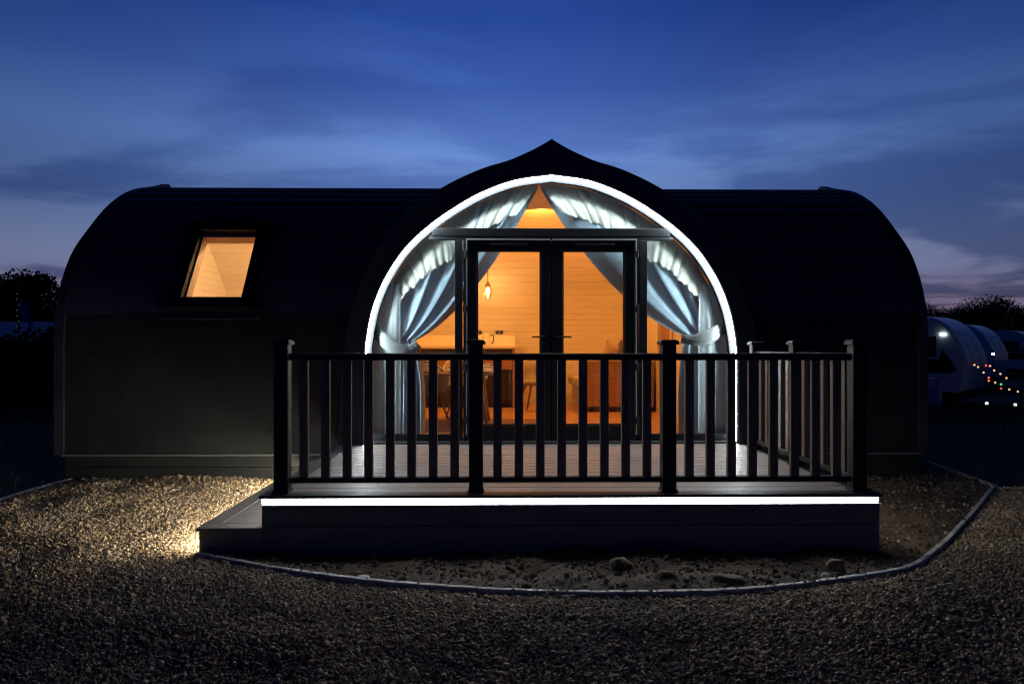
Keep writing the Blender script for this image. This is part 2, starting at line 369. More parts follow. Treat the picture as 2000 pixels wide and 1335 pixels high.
# inner lining, opened under the wing and for the roof window
bn = with_rings(resample(BIN, .10), [WZ0 - .07, WZ1 - .13], wBI)
lin = shell(bn, lambda z: wAI(z), WZ0 - .07, WZ1 - .13, X0 + .06, X1 - .06, WX0, WX1)
far = shell(resample(BIN, .10), lambda z: 0, 9, 9, X0 + .06, X1 - .06, 0, 0, 1); lin.add(far.v, far.f)
PB(lin, 'interior_lining', M_plank)
def yin(z): return YC - wBI(z)
al = resample(AIN, .10)
PB(MB().grid([[(CX + s * w, 7.43, z), (CX + s * w, max(yin(z), 7.44) + .01, z)] for s, pr in ((-1, al), (1, al[::-1][1:])) for w, z in pr]), 'wing_lining', M_plank)
PB(B(X0 + .07, X1 - .07, 7.60, 11.86, .36, .45), 'floor', M_floor)
PB(B(CX - 1.95, CX + 1.95, 7.42, 7.598, .36, .449), 'floor', M_floor)
for xe in (X0 + .10, X1 - .10):
    lp = loop(resample(BIN, .15), lambda w, z: (xe, YC + w, z)); PB(MB().add(lp, [tuple(range(len(lp)))]), 'end_lining', M_plank)
# partitions
def partition(x, ya, yb, th=.08):
    pts = []
    for i in range(25):
        y = ya + (yb - ya) * i / 24; w = abs(y - YC); zz = max([z for ww, z in BIN if ww >= w - .02] or [3.45]); pts.append((y, zz))
    lo = [(x, y, .45) for y, _ in pts]; hi = [(x, y, z) for y, z in pts]
    return MB().grid([lo, hi, [(x + th, y, z) for y, z in pts], [(x + th, y, .45) for y, _ in pts]], False)
PB(partition(-1.98, 7.62, 11.84), 'partition', M_plank)
PB(partition(2.36, 10.25, 11.84), 'partition', M_white); PB(partition(2.36, 7.75, 9.35), 'partition', M_plank)
fr = B(2.33, 2.46, 10.17, 10.25, .45, 2.50).box(2.33, 2.46, 9.35, 9.43, .45, 2.50).box(2.33, 2.46, 9.43, 10.17, 2.42, 2.50)
PB(fr, 'door_frame', M_white)
PB(B(2.38, 2.42, 9.435, 10.165, .46, 2.415), 'inner_door', M_oak)
# soffit / hood
hr = resample(HOOD, n=60); YF = 7.215
def yout(z): return YC - wB(min(z, 3.62)) + .06
hood_rows = []
for s, pr in ((-1, hr), (1, hr[::-1][1:])):
    for w, z in pr:
        k = .02; ww = max(0, w - k) if z < 3.3 else w; zz = z - (0 if z < 3.3 else k * .9)
        ym = max(yout(z), YF + .1)
        hood_rows.append([(CX + s * ww, YF, zz), (CX + s * w, YF + .025, z)] + [(CX + s * w, YF + .025 + (ym - YF - .025) * t, z) for t in (.33, .66, 1)])
PB(MB().grid(hood_rows), 'porch_hood', M_hood)
hA, hH = resample(ARCH, n=60), resample(HOOD, n=60)
face = []
for s, seq in ((-1, range(61)), (1, range(59, -1, -1))):
    for i in seq:
        w, z = hH[i]; k = .02; ww = max(0, w - k) if z < 3.3 else w; zz = z - (0 if z < 3.3 else k * .9)
        a = hA[i]; face.append([(CX + s * ww, YF + .001, zz), (CX + s * (a[0] + ww) / 2, YF + .001, (a[1] + zz) / 2), (CX + s * a[0], YF + .001, a[1])])
PB(MB().grid(face), 'hood_face', M_hood)
def arch_rows(fn):
    a = resample(ARCH, n=70); return [fn(-1, w, z, i / 70) for i, (w, z) in enumerate(a)] + [fn(1, w, z, i / 70) for i, (w, z) in reversed(list(enumerate(a))[:-1])]
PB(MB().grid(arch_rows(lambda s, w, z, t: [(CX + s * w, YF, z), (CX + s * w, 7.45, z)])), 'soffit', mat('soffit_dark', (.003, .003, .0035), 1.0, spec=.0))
# arch LED: a slim diffuser profile running round the soffit
a_in = inset(resample(ARCH, n=70), .014)
a_in[0] = (a_in[0][0], .43)
def led_line(s):
    pts, rr = [], []
    for (w, z) in a_in:
        pts.append((CX + s * w, 7.262, z)); rr.append(.0040 + .0045 * min(1, max(0, (z - 1.15) / .45)))
    return pts, rr
pl, rl = led_line(-1); pr_, rr_ = led_line(1)
PB(MB().tube(pl + pr_[::-1][1:], rl + rr_[::-1][1:], 8), 'light_strip', M_ledarch, smooth=True)
# glazed screen: frame
FY0, FY1 = 7.312, 7.380
fa = inset(resample(ARCH, n=70), .006); fb = inset(resample(ARCH, n=70), .062); fa[0] = (fa[0][0], .415); fb[0] = (fb[0][0], .415)
scr = MB(); rows = []
for s, seq in ((-1, range(71)), (1, range(69, -1, -1))):
    for i in seq:
        rows.append([(CX + s * fa[i][0], FY0, fa[i][1]), (CX + s * fb[i][0], FY0, fb[i][1]), (CX + s * fb[i][0], FY1, fb[i][1]), (CX + s * fa[i][0], FY1, fa[i][1])])
scr.grid(rows, True)
frame = PB(scr, 'screen_frame', M_upvc)
def px(x): return CX + (x - 1075) / 180.9
def pz(y): return 1.45 + (675 - y) / 180.9
zT0, zT1 = pz(463), pz(447)
wT = wA(zT1) - .045
PB(B(CX - wT, CX + wT, FY0 + .001, FY1, zT0, zT1), 'transom', mat('transom_dark', (.006, .008, .011), .6, spec=.2), bevel=.006)
PB(B(CX - wT - .03, CX + wT + .03, FY0 + .006, FY1 - .003, pz(470), zT0 - .004), 'transom', M_upvc, bevel=.006)
zbot = .415
for xa, xb in ((888, 903), (1247, 1262)): PB(B(px(xa), px(xb), FY0 - .004, FY1, zbot, pz(470) - .003), 'mullion', M_upvc, bevel=.006)
PB(B(CX - 1.93, px(888) - .002, FY0, FY1, zbot, pz(846)), 'bottom_rail', M_upvc, bevel=.006)
PB(B(px(1262) + .002, CX + 1.93, FY0, FY1, zbot, pz(846)), 'bottom_rail', M_upvc, bevel=.006)
PB(B(CX - 1.96, CX + 1.96, FY0 - .05, FY0 - .006, .404, .432), 'threshold', M_alu if False else mat('sill_grey', (.14, .15, .16), .35, metal=.3), bevel=.004)
# panes
def pane_poly(x0, x1, z0, z1, s):   # clipped by the arch
    pts = [p for p in resample(inset(ARCH, .05), .04) if z0 < p[1] < z1]
    w = wfun(inset(ARCH, .05)); pts = [(w(z0), z0)] + pts + [(w(z1), z1)]
    out = [(CX + s * p[0], p[1]) for p in pts if abs(p[0]) > abs(x1 - CX) - 1e-3]
    out += [(x1, min(z1, out[-1][1])), (x1, z0)]; return out
for s, xin in ((-1, px(886)), (1, px(1264))):
    p = pane_poly(0, xin, pz(848), pz(468), s); PB(MB().prism(p, 7.345, 7.349), 'pane', M_glass)
tp_ = [p for p in resample(inset(ARCH, .05), .04) if p[1] > zT1 - .01]
PB(MB().prism([(CX - w, z) for w, z in tp_] + [(CX + w, z) for w, z in tp_[::-1][1:]], 7.345, 7.349), 'pane', M_glass)
# door jambs + head (fixed outer frame), then two leaves
for xa, xb in ((904.5, 911), (1240, 1245.5)): PB(B(px(xa), px(xb), FY0 + .004, FY1, zbot, pz(471)), 'door_jamb', M_upvc, bevel=.004)
for s, (xa, ga, gb, xb) in ((-1, (912.5, 931, 1055, 1074.5)), (1, (1076, 1097, 1218, 1238.5))):
    d = empty('door', None, None); d.parent = pod; d.location = (0, -7.43, 0)
    y0, y1 = FY0 - .014, FY1 - .010
    lf = B(px(xa), px(ga), y0, y1, .44, pz(470)).box(px(gb), px(xb), y0, y1, .44, pz(470)).box(px(ga), px(gb), y0, y1, pz(490), pz(470)).box(px(ga), px(gb), y0, y1, .44, pz(829))
    lf.build('door_leaf', M_upvc, d, bevel=.006)
    bd = MB(); t = .014   # glazing bead
    for (a, b, c, e) in ((ga, ga + 2.5, 829, 490), (gb - 2.5, gb, 829, 490)): bd.box(px(a), px(b), y0 + .02, y1 - .012, pz(c), pz(e))
    bd.box(px(ga + 2.5), px(gb - 2.5), y0 + .02, y1 - .012, pz(829), pz(826.5)).box(px(ga + 2.5), px(gb - 2.5), y0 + .02, y1 - .012, pz(492.5), pz(490))
    bd.build('glazing_bead', M_upvc, d)
    # raised edge line round the leaf, LED highlight painted in as pale colour
    ed = B(px(xa - 2.6) if s < 0 else px(xa + 1), px(xb - 1) if s < 0 else px(xb + 2.6), y0 - .012, y0 - .001, pz(470.5), pz(468.2))
    xo = (px(xa - 2.6), px(xa - .8)) if s < 0 else (px(xb + .8), px(xb + 2.6)); ed.box(xo[0], xo[1], y0 - .012, y0 - .001, .50, pz(470.8))
    ed.build('seal_edge', M_alu if False else mat('edge_highlight', (.75, .76, .78), .35), d)
    B(px(ga), px(gb), 7.345, 7.349, pz(829), pz(490)).build('glass_pane', M_glass, d)
    vx = (955, 1030) if s < 0 else (1121, 1197)
    B(px(vx[0]), px(vx[1]), y0 - .012, y0, pz(480.5), pz(477)).build('trickle_vent', M_upvc, d, bevel=.003)
    hx = 1064 if s < 0 else 1086
    h = MB().box(px(hx - 3), px(hx + 3), y0 - .012, y0, pz(676), pz(645))
    h.tube([(px(hx), y0 - .005, pz(657.5)), (px(hx), y0 - .05, pz(657.5)), (px(hx + s * 6), y0 - .055, pz(657.5)), (px(hx + s * 27), y0 - .05, pz(658))], .009, 8)
    h.tube([(px(hx), y0 - .02, pz(670)), (px(hx), y0 - .012, pz(670))], .012, 10)
    h.build('handle', M_black, d, bevel=.002)
    for hy in (498, 604, 716, 819):
        xh = 909.5 if s < 0 else 1241.5
        B(px(xh - 5), px(xh + 5), y0 - .03, y0 - .008, pz(hy + 6), pz(hy - 6)).tube([(px(xh), y0 - .03, pz(hy + 8)), (px(xh), y0 - .03, pz(hy - 8))], .011, 8).build('hinge', M_upvc, d, bevel=.002)
for xa, xb in ((907, 918), (1070, 1081), (1233, 1244)): PB(B(px(xa), px(xb), FY1 - .0085, FY1 + .015, .44, pz(470) if xa != 1070 else pz(471)), 'door_stop', M_upvc)
# roof window
A0 = Vector((0, YC - wB(WZ0), WZ0)); A1 = Vector((0, YC - wB(WZ1), WZ1)); dv = (A1 - A0).normalized(); nv = Vector((0, -dv.z, dv.y))
Lw = (A1 - A0).length
def wp(x, u, n): p = A0 + dv * u + nv * n; return (x, p.y, p.z)
def wbox(mb, x0, x1, u0, u1, n0, n1):
    return mb.add([wp(x0, u0, n0), wp(x1, u0, n0), wp(x1, u1, n0), wp(x0, u1, n0), wp(x0, u0, n1), wp(x1, u0, n1), wp(x1, u1, n1), wp(x0, u1, n1)],
                  [(0, 3, 2, 1), (4, 5, 6, 7), (0, 1, 5, 4), (1, 2, 6, 5), (2, 3, 7, 6), (3, 0, 4, 7)])
rw = empty('roof_window'); rw.parent = pod; rw.location = (0, -7.43, 0)
fm = MB(); b = .085
wbox(fm, WX0 - .09, WX0 + b - .03, -.05, Lw + .05, -.06, .13); wbox(fm, WX1 - b + .03, WX1 + .09, -.05, Lw + .05, -.06, .13)
wbox(fm, WX0 + b - .03, WX1 - b + .03, -.05, b, -.06, .13); wbox(fm, WX0 + b - .03, WX1 - b + .03, Lw - .12, Lw + .06, -.06, .145)
fm.build('frame', M_upvc, rw, bevel=.008)
fl = MB(); wbox(fl, WX0 - .16, WX1 + .16, -.13, -.055, -.02, .022); wbox(fl, WX0 - .16, WX0 - .093, -.05, Lw + .1, -.02, .09); wbox(fl, WX1 + .093, WX1 + .16, -.05, Lw + .1, -.02, .09)
fl.build('flashing', M_hood, rw, bevel=.006)
pn = MB(); wbox(pn, WX0 + .03, WX1 - .03, .06, Lw - .1, .070, .074); pn.build('pane', M_glass, rw)
M_pine = mat('pine_reveal', (.50, .40, .36), .5, var=.1)
sh = MB(); wbox(sh, WX0 + .056, WX0 + .075, .08, Lw - .12, -.055, .06); wbox(sh, WX1 - .075, WX1 - .056, .08, Lw - .12, -.055, .06)
wbox(sh, WX0 + .076, WX1 - .076, Lw - .165, Lw - .125, -.055, .06); sh.build('sash', M_pine, rw)
iy = lambda z: YC - wBI(z)
a, bb, c_, d_ = wp(0, 0, -.06), wp(0, Lw, -.06), (0, iy(WZ0 - .07), WZ0 - .07), (0, iy(WZ1 - .13), WZ1 - .13)
rv = MB()
for x in (WX0, WX1): rv.add([(x, a[1], a[2]), (x, bb[1], bb[2]), (x, d_[1], d_[2]), (x, c_[1], c_[2])], [(0, 1, 2, 3)])
for p, q in ((a, c_), (bb, d_)): rv.add([(WX0, p[1], p[2]), (WX1, p[1], p[2]), (WX1, q[1], q[2]), (WX0, q[1], q[2])], [(0, 1, 2, 3)])
rv.build('reveal', M_white, rw)

# ================================================================= DECK
deck = empty('timber_deck', 'raised grey deck with glowing white light strip under its nosing', 'deck', loc=(.5, 6.0, 0))
def DB(mb, name, m, **k):
    o = mb.build(name, m, deck, **k); o.location = (-.5, -6.0, 0); return o
DX0, DX1, DY0, DY1, DZ = -1.70, 2.70, 4.79, 7.31, .402
bd = MB(); y = DY0 + .13
while y < DY1 - .02:
    y2 = min(y + .137, DY1); bd.box(DX0 + .13, DX1 - .13, y, y2, DZ - .024, DZ); y += .149
DB(bd, 'deck_boards', M_deck, bevel=.003)
DB(B(DX0, DX1, DY0, DY0 + .125, DZ - .022, DZ + .001).box(DX0, DX0 + .125, DY0 + .127, 7.40, DZ - .022, DZ + .001).box(DX1 - .125, DX1, DY0 + .127, 7.40, DZ - .022, DZ + .001), 'nosing_board', M_deckedge, bevel=.004)
DB(B(DX0 + .05, DX1 - .05, 4.90, 7.40, .33, .374), 'joist_frame', M_fascia)
# front fascia in two boards, with the light ledge
DB(B(DX0 + .02, DX1 - .02, 4.80, 4.83, .19, .333).box(DX0 + .02, DX1 - .02, 4.80, 4.83, -.08, .184), 'fascia', M_fascia, bevel=.003)
DB(B(DX0 + .01, DX1 - .01, 4.796, 4.834, .3335, .3365), 'light_ledge', M_alu)
DB(B(DX0 + .015, DX1 - .02, 4.813, 4.845, .344, .375), 'light_strip', M_led, bevel=.004)
DB(B(DX0 + .03, DX0 + .055, 4.85, 7.42, -.06, .335), 'side_fascia', M_fascia, bevel=.003)
DB(B(DX1 - .055, DX1 - .03, 4.835, 7.42, .19, .335).box(DX1 - .055, DX1 - .03, 4.835, 7.42, -.08, .184), 'side_fascia', M_fascia, bevel=.003)
DB(B(DX0 + .03, DX0 + .05, 4.86, 7.30, .340, .362), 'light_strip', mat_side if False else emis('led_side', (1, .94, .86), 48.0))
DB(B(DX1 - .05, DX1 - .03, 4.86, 7.30, .345, .375), 'light_strip', M_ledright)
# step on the left
SX0, SX1, SZ = -2.13, -1.672, .182
st = MB().box(SX0, SX0 + .13, 4.92 - .01, 7.42, SZ - .022, SZ).box(SX0 + .134, SX1, 4.92 - .01, 7.42, SZ - .022, SZ).box(SX0, SX1, 4.775, 4.905, SZ - .022, SZ + .001)
DB(st, 'step_tread', M_deck if False else mat('tread_board', (.14, .128, .125), .45, var=.28, vscale=7, bump=.6, bscale=70, stretch=(4, .4, 4)), bevel=.004)
DB(B(SX0 + .02, SX1 - .005, 4.79, 4.812, -.06, .157).box(SX0 + .05, SX0 + .07, 4.815, 7.42, -.06, .125), 'step_riser', M_fascia, bevel=.003)
DB(B(SX0 + .030, SX0 + .048, 4.80, 7.38, .132, .156), 'light_strip', M_ledstep)

# ================================================================= BALUSTRADE
rail = empty('balustrade', 'dark post and spindle railing along the front and right of the deck', 'railing', loc=(.5, 4.93, .4))
def RB(mb, name, m, parent=rail, **k):
    o = mb.build(name, m, parent, **k)
    if parent is rail: o.location = (-.5, -4.93, -.4)
    return o
YP = 4.93; posts = [(-1.575, YP), (-.185, YP), (1.205, YP), (2.585, YP), (2.585, YP + 1.02), (2.585, YP + 1.98)]
for (x, y) in posts:
    p = RB(B(x - .05, x + .05, y - .05, y + .05, .403, 1.46), 'post', M_post, bevel=.006)
    p2 = MB(); r = .066
    p2.add([(x - r, y - r, 1.458), (x + r, y - r, 1.458), (x + r, y + r, 1.458), (x - r, y + r, 1.458), (x - r, y - r, 1.480), (x + r, y - r, 1.480), (x + r, y + r, 1.480), (x - r, y + r, 1.480),
            (x - .05, y - .05, 1.494), (x + .05, y - .05, 1.494), (x + .05, y + .05, 1.494), (x - .05, y + .05, 1.494)],
           [(0, 3, 2, 1), (0, 1, 5, 4), (1, 2, 6, 5), (2, 3, 7, 6), (3, 0, 4, 7), (4, 5, 9, 8), (5, 6, 10, 9), (6, 7, 11, 10), (7, 4, 8, 11), (8, 9, 10, 11)])
    p2.build('post_cap', M_post, p, bevel=.003)
    foot = B(x - .058, x + .058, y - .058, y + .058, .403, .418); foot.build('post_foot', M_post, p, bevel=.003)
first = None
def bay(p, q, n):
    global first
    (xa, ya), (xb, yb) = p, q; alongx = abs(xb - xa) > .5
    if alongx:
        RB(B(xa + .051, xb - .051, ya - .038, ya + .038, 1.346, 1.396), 'top_rail', M_post, bevel=.012)
        RB(B(xa + .051, xb - .051, ya - .03, ya + .03, .468, .508), 'bottom_rail', M_post, bevel=.008)
    else:
        RB(B(xa - .038, xa + .038, ya + .051, yb - .051, 1.346, 1.396), 'top_rail', M_post, bevel=.012)
        RB(B(xa - .03, xa + .03, ya + .051, yb - .051, .468, .508), 'bottom_rail', M_post, bevel=.008)
    for k in range(n):
        t = (k + 1) / (n + 1); x = xa + (xb - xa) * t; y = ya + (yb - ya) * t
        if first is None:
            first = B(-.031, .031, -.019, .019, .507, 1.347).build('baluster', M_bal, rail, bevel=.004); o = first
        else:
            o = first.copy(); col.objects.link(o); o.parent = rail
        o.location = (x - .5, y - 4.93, -.4); o.rotation_euler[2] = 0 if alongx else R(90)
bay(posts[0], posts[1], 8); bay(posts[1], posts[2], 8); bay(posts[2], posts[3], 8); bay(posts[3], posts[4], 5); bay(posts[4], posts[5], 5)

# ================================================================= CURTAINS
def curtain(s, P0, P1, ctrl, apexx, B0, B1, label, T0w=1.80):
    root = empty('curtain', label, 'curtain', 'curtains inside the arched glass', loc=(CX + s * 1.6, 7.62, .45))
    off = Vector(root.location)
    def CB(mb, name, m, **k):
        o = mb.build(name, m, root, **k); o.location = -off; return o
    top = inset(ARCH, .05); top = resample([p for p in top if p[1] > 1.9], n=300)
    # arc-length parameter from outer (0) to apex (1)
    i0 = min(range(len(top)), key=lambda i: abs(top[i][0] - T0w) + (0 if top[i][1] > 1.9 else 9))
    arc = [(s * w, z) for w, z in top[i0:]]
    if s * apexx < 0 or True:   # carry on past the centre or stop short so both curtains meet at apexx
        if s > 0: arc = arc + [(-w, z) for w, z in top[::-1] if w < abs(apexx) and w > 0.005]
        else: arc = [p for p in arc if p[0] <= apexx]
    def T(u):
        f = u * (len(arc) - 1); i = min(int(f), len(arc) - 2); f -= i
        return Vector((arc[i][0] * (1 - f) + arc[i + 1][0] * f, arc[i][1] * (1 - f) + arc[i + 1][1] * f))
    ns, nt1, nt2 = 220, 44, 26; rows = []
    A = T(1.0); P0, P1, C1 = Vector(P0), Vector(P1), Vector(ctrl)
    ph = [random.uniform(0, 6.28) for _ in range(6)]
    def fold(u, v):
        q = 4.7 * u + .42 * math.sin(4 * u + ph[0]) + .10 * math.sin(4 * v + ph[1])
        a = math.sin(2 * math.pi * q + ph[2]); b_ = math.sin(2 * math.pi * (q * 2.1) + ph[3] + 2 * v)
        return (a * abs(a) ** .3) * .85 + .13 * b_
    for j in range(nt1 + 1):
        v = j / nt1; r = []
        for i in range(ns + 1):
            u = i / ns; a = T(u); p = P0.lerp(P1, u); st = a.lerp(p, .5)
            c = st + (C1 - (A.lerp(P1, .5))) * (u ** 1.5)
            q = a * (1 - v) ** 2 + c * (2 * v * (1 - v)) + p * v * v
            amp = .046 * (1 - v) ** .7 + .014
            dd = (q - a); nrm = Vector((1, .35 * s)).normalized()
            f = fold(u, v); q = q + nrm * (.018 * math.cos(2 * math.pi * 4.7 * u) * (1 - v) * min(1, v * 6))
            r.append((CX + q.x, 7.52 + amp * f + .05 * v, q.y))
        rows.append(r)
    for j in range(1, nt2 + 1):
        v = j / nt2; r = []
        for i in range(ns + 1):
            u = i / ns; p = P0.lerp(P1, u); bt = Vector((B0 + (B1 - B0) * u, .462 + .01 * math.sin(30 * u)))
            e = 1 - (1 - min(1, v * 1.6)) ** 2
            q = Vector((p.x + (bt.x - p.x) * e, p.y + (bt.y - p.y) * v))
            r.append((CX + q.x, 7.57 + (.014 + .04 * min(1, v * 2)) * fold(u, 1 + .3 * v), q.y))
        rows.append(r)
    CB(MB().grid(rows), 'drape', M_cur, smooth=True)
    # gathered cream heading: pleated band hanging from the arch
    rows = []; nf = 520
    for i in range(nf + 1):
        u = i / nf; a = T(u); b2 = T(min(1, u + .004)) - T(max(0, u - .004)); b2.normalize()
        n = Vector((s * b2.y, -s * b2.x)) * 1.0
        if n.y > 0: n = -n
        n = (n * (1 - .8 * u) + Vector((s * (1.05 * u ** 1.5 - .15), -.95))).normalized()
        wd = .40 * (.40 + .60 * min(1, u * 2.0)) * (1 + .035 * math.sin(u * 61 + ph[4]) + .03 * math.sin(u * 151))
        uw = u + .011 * math.sin(u * 23 + ph[0]) + .006 * math.sin(u * 57 + ph[1]); pl_ = (uw * 13) % 1.0
        amp_ = .75 + .35 * math.sin(int(uw * 13) * 2.7 + ph[2]); sag = .016 * math.sin(math.pi * pl_) * amp_ + .008 * math.sin(int(uw * 13) * 4.1)
        r = []
        for k in range(9):
            t = k / 8; q = a + n * (wd * t + sag * t)
            puff = .024 * amp_ * (1 - abs(math.cos(math.pi * uw * 13)) ** 5) * (.35 + .65 * t) + .0035 * math.sin(u * 130 + 3 * t + ph[3]) * t
            r.append((CX + q.x, 7.47 - puff + .02 * t, q.y))
        rows.append(r)
    CB(MB().grid(rows), 'heading_frill', M_cream, smooth=True)
    # straight lining hanging behind
    rows = []
    for j in range(41):
        z = .46 + (2.12 - .46) * j / 40; r = []
        wo = wAI(z) - .012
        for i in range(61):
            w = 1.64 + (wo - 1.64) * i / 60 if wo > 1.64 else wo; r.append((CX + s * w, 7.400 + .36 * max(0, wo - w) + .007 * math.sin(i * .16 + ph[5]) + .0015 * math.sin(i * .5), z))
        rows.append(r)
    CB(MB().grid(rows), 'lining', M_lining, smooth=True)
    return root, CB
def tie(CB, pts, h):
    rows = []; P = catmull(pts, 10); n = len(P)
    for i, p in enumerate(P):
        a = Vector(P[max(0, i - 1)]); b_ = Vector(P[min(n - 1, i + 1)]); t = (b_ - a).normalized(); nn = Vector((-t.y, t.x)); k = i / (n - 1)
        y = 7.400 + .07 * max(0, 2 * k - 1) ** 2
        hh = h * (.8 + .4 * math.sin(math.pi * k) ** 2)
        rows.append([(CX + p[0] + nn.x * hh * q, y - .015 * (1 - q * q) - .006 * math.sin(q * 7 + k * 9), p[1] + nn.y * hh * q) for q in (-1, -.6, -.2, .2, .6, 1)])
    o = CB(MB().grid(rows), 'tieback', M_tie, smooth=True); m = o.modifiers.new('s', 'SOLIDIFY'); m.thickness = .006
r, CB = curtain(-1, (-1.78, 1.56), (-1.50, 1.50), (-.86, 1.80), -.125, -1.86, -1.38, 'left pale blue curtain tied back beside the kitchen side of the doors')
tie(CB, [(-1.93, 1.69), (-1.84, 1.55), (-1.70, 1.43), (-1.55, 1.39), (-1.44, 1.47)], .062)
r, CB = curtain(1, (1.80, 1.62), (1.50, 1.56), (.72, 1.86), -.115, 1.90, 1.44, 'right pale blue curtain tied back beside the open inner doorway')
tie(CB, [(1.93, 1.70), (1.86, 1.63), (1.72, 1.55), (1.58, 1.51), (1.44, 1.53)], .062)

# ================================================================= INTERIOR THINGS
kit = empty('kitchen_unit', 'dark fronted kitchen unit with pale worktop along the rear wall', 'kitchen unit', loc=(-.85, 11.35, .45))
def KB(mb, name, m, par, **k):
    o = mb.build(name, m, par, **k); o.location = -Vector(par.location); return o
KB(B(-1.90, .235, 11.03, 11.66, 1.405, 1.445), 'worktop', M_white, kit, bevel=.004)
KB(B(-1.90, .22, 11.60, 11.655, 1.446, 1.63), 'upstand', mat('upstand_white', (.9, .86, .78), .3), kit)
for xa, xb in ((-1.88, -1.32), (-1.315, -.76), (-.755, -.28), (-.275, .17)):
    d = KB(B(xa, xb, 11.05, 11.075, 1.25, 1.40), 'drawer', M_dark, kit, bevel=.003)
    B(xa + .18, xb - .14, 11.02, 11.04, 1.315, 1.327).build('handle', M_alu, d)
    d = KB(B(xa, xb, 11.05, 11.075, .55, 1.07), 'cupboard_door', M_dark, kit, bevel=.003)
    B(xb - .05, xb - .04, 11.02, 11.04, .85, 1.0).build('handle', M_alu, d)
KB(B(-1.88, .17, 11.055, 11.08, 1.075, 1.245), 'oak_panel', M_oak, kit)
KB(B(.175, .215, 11.04, 11.6, .45, 1.404), 'end_panel', M_oak, kit, bevel=.002)
KB(B(-1.88, .17, 11.10, 11.6, .45, .55), 'plinth', M_dark, kit)
k = empty('kettle', 'small white electric kettle on the worktop between two sockets', 'kettle', loc=(-.25, 11.35, 1.447))
MB().lathe((0, 0, 0), [(.0, 0), (.075, 0), (.078, .02), (.066, .12), (.055, .18), (.045, .20), (.0, .21)]).build('body', M_china, k, smooth=True)
MB().tube([(.06, 0, .17), (.11, 0, .18), (.12, 0, .12), (.10, 0, .05), (.072, 0, .035)], .010).build('handle', M_dark, k, smooth=True)
MB().tube([(-.05, 0, .14), (-.09, 0, .19)], [.022, .012]).build('spout', M_china, k, smooth=True)
for x, lb in ((-.40, 'brushed metal socket plate on the wall to the left of the kettle'), (-.04, 'brushed metal socket plate on the wall to the right of the kettle')):
    e = empty('wall_socket', lb, 'socket', 'sockets above the kitchen worktop', loc=(x, 11.66, 1.68))
    B(-.07, .07, -.012, 0, -.04, .04).build('plate', M_alu, e, bevel=.002)
    for q in (-.035, .035): B(q - .022, q + .022, -.018, -.012, -.025, .02).build('outlet', M_dark, e)
# pendant lamp
pn = empty('pendant_lamp', 'lit caged glass pendant lamp hanging above the kitchen worktop', 'lamp', loc=(-.225, 11.0, 2.32))
MB().tube([(0, 0, .16), (0, 0, .95)], .006).build('cord', M_black, pn)
MB().lathe((0, 0, .09), [(0, .08), (.012, .08), (.02, .05), (.045, .03), (.05, 0), (.046, 0), (.0, .01)]).build('lamp_holder', mat('brass', (.45, .30, .12), .3, metal=1), pn, smooth=True)
gl = MB().lathe((0, 0, 0), [(.042, .088), (.050, .04), (.052, -.04), (.045, -.10), (.02, -.125), (.0, -.13)]).build('glass_shade', glass('shade_glass', (1, .95, .85)), pn, smooth=True)
cg = MB()
for q in range(6):
    a = q * math.pi / 3; cg.tube([(math.cos(a) * r_, math.sin(a) * r_, z) for r_, z in ((.046, .09), (.058, .03), (.058, -.05), (.045, -.11), (.01, -.14))], .003, 5)
for z in (.03, -.05): cg.tube([(math.cos(a) * .058, math.sin(a) * .058, z) for a in np.linspace(0, 2 * math.pi, 19)], .003, 5)
cg.build('cage', mat('cage_brass', (.30, .20, .09), .4, metal=1), pn)
MB().lathe((0, 0, 0), [(.0, .07), (.018, .06), (.030, .02), (.026, -.02), (.0, -.035)]).build('bulb', M_warm, pn, smooth=True)
def lamp(parent, loc, energy, color, size=.05, typ='POINT'):
    d = bpy.data.lights.new('light', typ); d.energy = energy; d.color = color
    d.shadow_soft_size = size
    o = bpy.data.objects.new('light', d); col.objects.link(o); o.parent = parent; o.location = loc; return o
WC = (1.0, .318, .044)
lamp(pn, (0, 0, -.01), 105 * WARM, (1, .50, .15), .03)
# recessed ceiling spotlights
spots = [(.57, 9.70), (-.95, 9.75), (1.85, 9.75)]
lbs = ['small lit ceiling spotlight at the apex just above the smoke alarm', 'lit ceiling spotlight above the kitchen side of the room', 'lit ceiling spotlight above the sofa side of the room']
for (x, y), lb in zip(spots, lbs):
    e = empty('ceiling_spotlight', lb, 'ceiling light', 'recessed spotlights in the pod ceiling', loc=(x, y, 3.425))
    MB().lathe((0, 0, 0), [(.028, .0), (.045, 0), (.045, .02)], 24).build('bezel', M_alu, e)
    MB().lathe((0, 0, 0), [(.0, .006), (.028, .006)], 24).build('lens', M_spot, e)
    lamp(e, (0, 0, -.05), 76 * WARM, WC, .05)
be = empty('ceiling_spotlight', 'ceiling spotlight in the bedroom behind the roof window', 'ceiling light', 'recessed spotlights in the pod ceiling', loc=(-2.30, 9.2, 3.34))
MB().lathe((0, 0, 0), [(.028, .0), (.045, 0), (.045, .02)], 24).build('bezel', M_alu, be); MB().lathe((0, 0, 0), [(.0, .006), (.028, .006)], 24).build('lens', M_spot, be)
lamp(be, (0, 0, -.05), 260 * WARM, (1.0, .53, .22), .06)
al_ = empty('smoke_alarm', 'round white smoke alarm on the ceiling near the apex', 'smoke alarm', loc=(.55, 10.55, 3.34))
MB().lathe((0, 0, 0), [(0, -.035), (.035, -.035), (.055, -.02), (.065, .0), (.065, .03)], 24).build('case', M_white, al_, smooth=True)
MB().lathe((0, 0, 0), [(.036, -.037), (.042, -.037), (.042, -.03)], 24).build('grille', M_dark, al_)
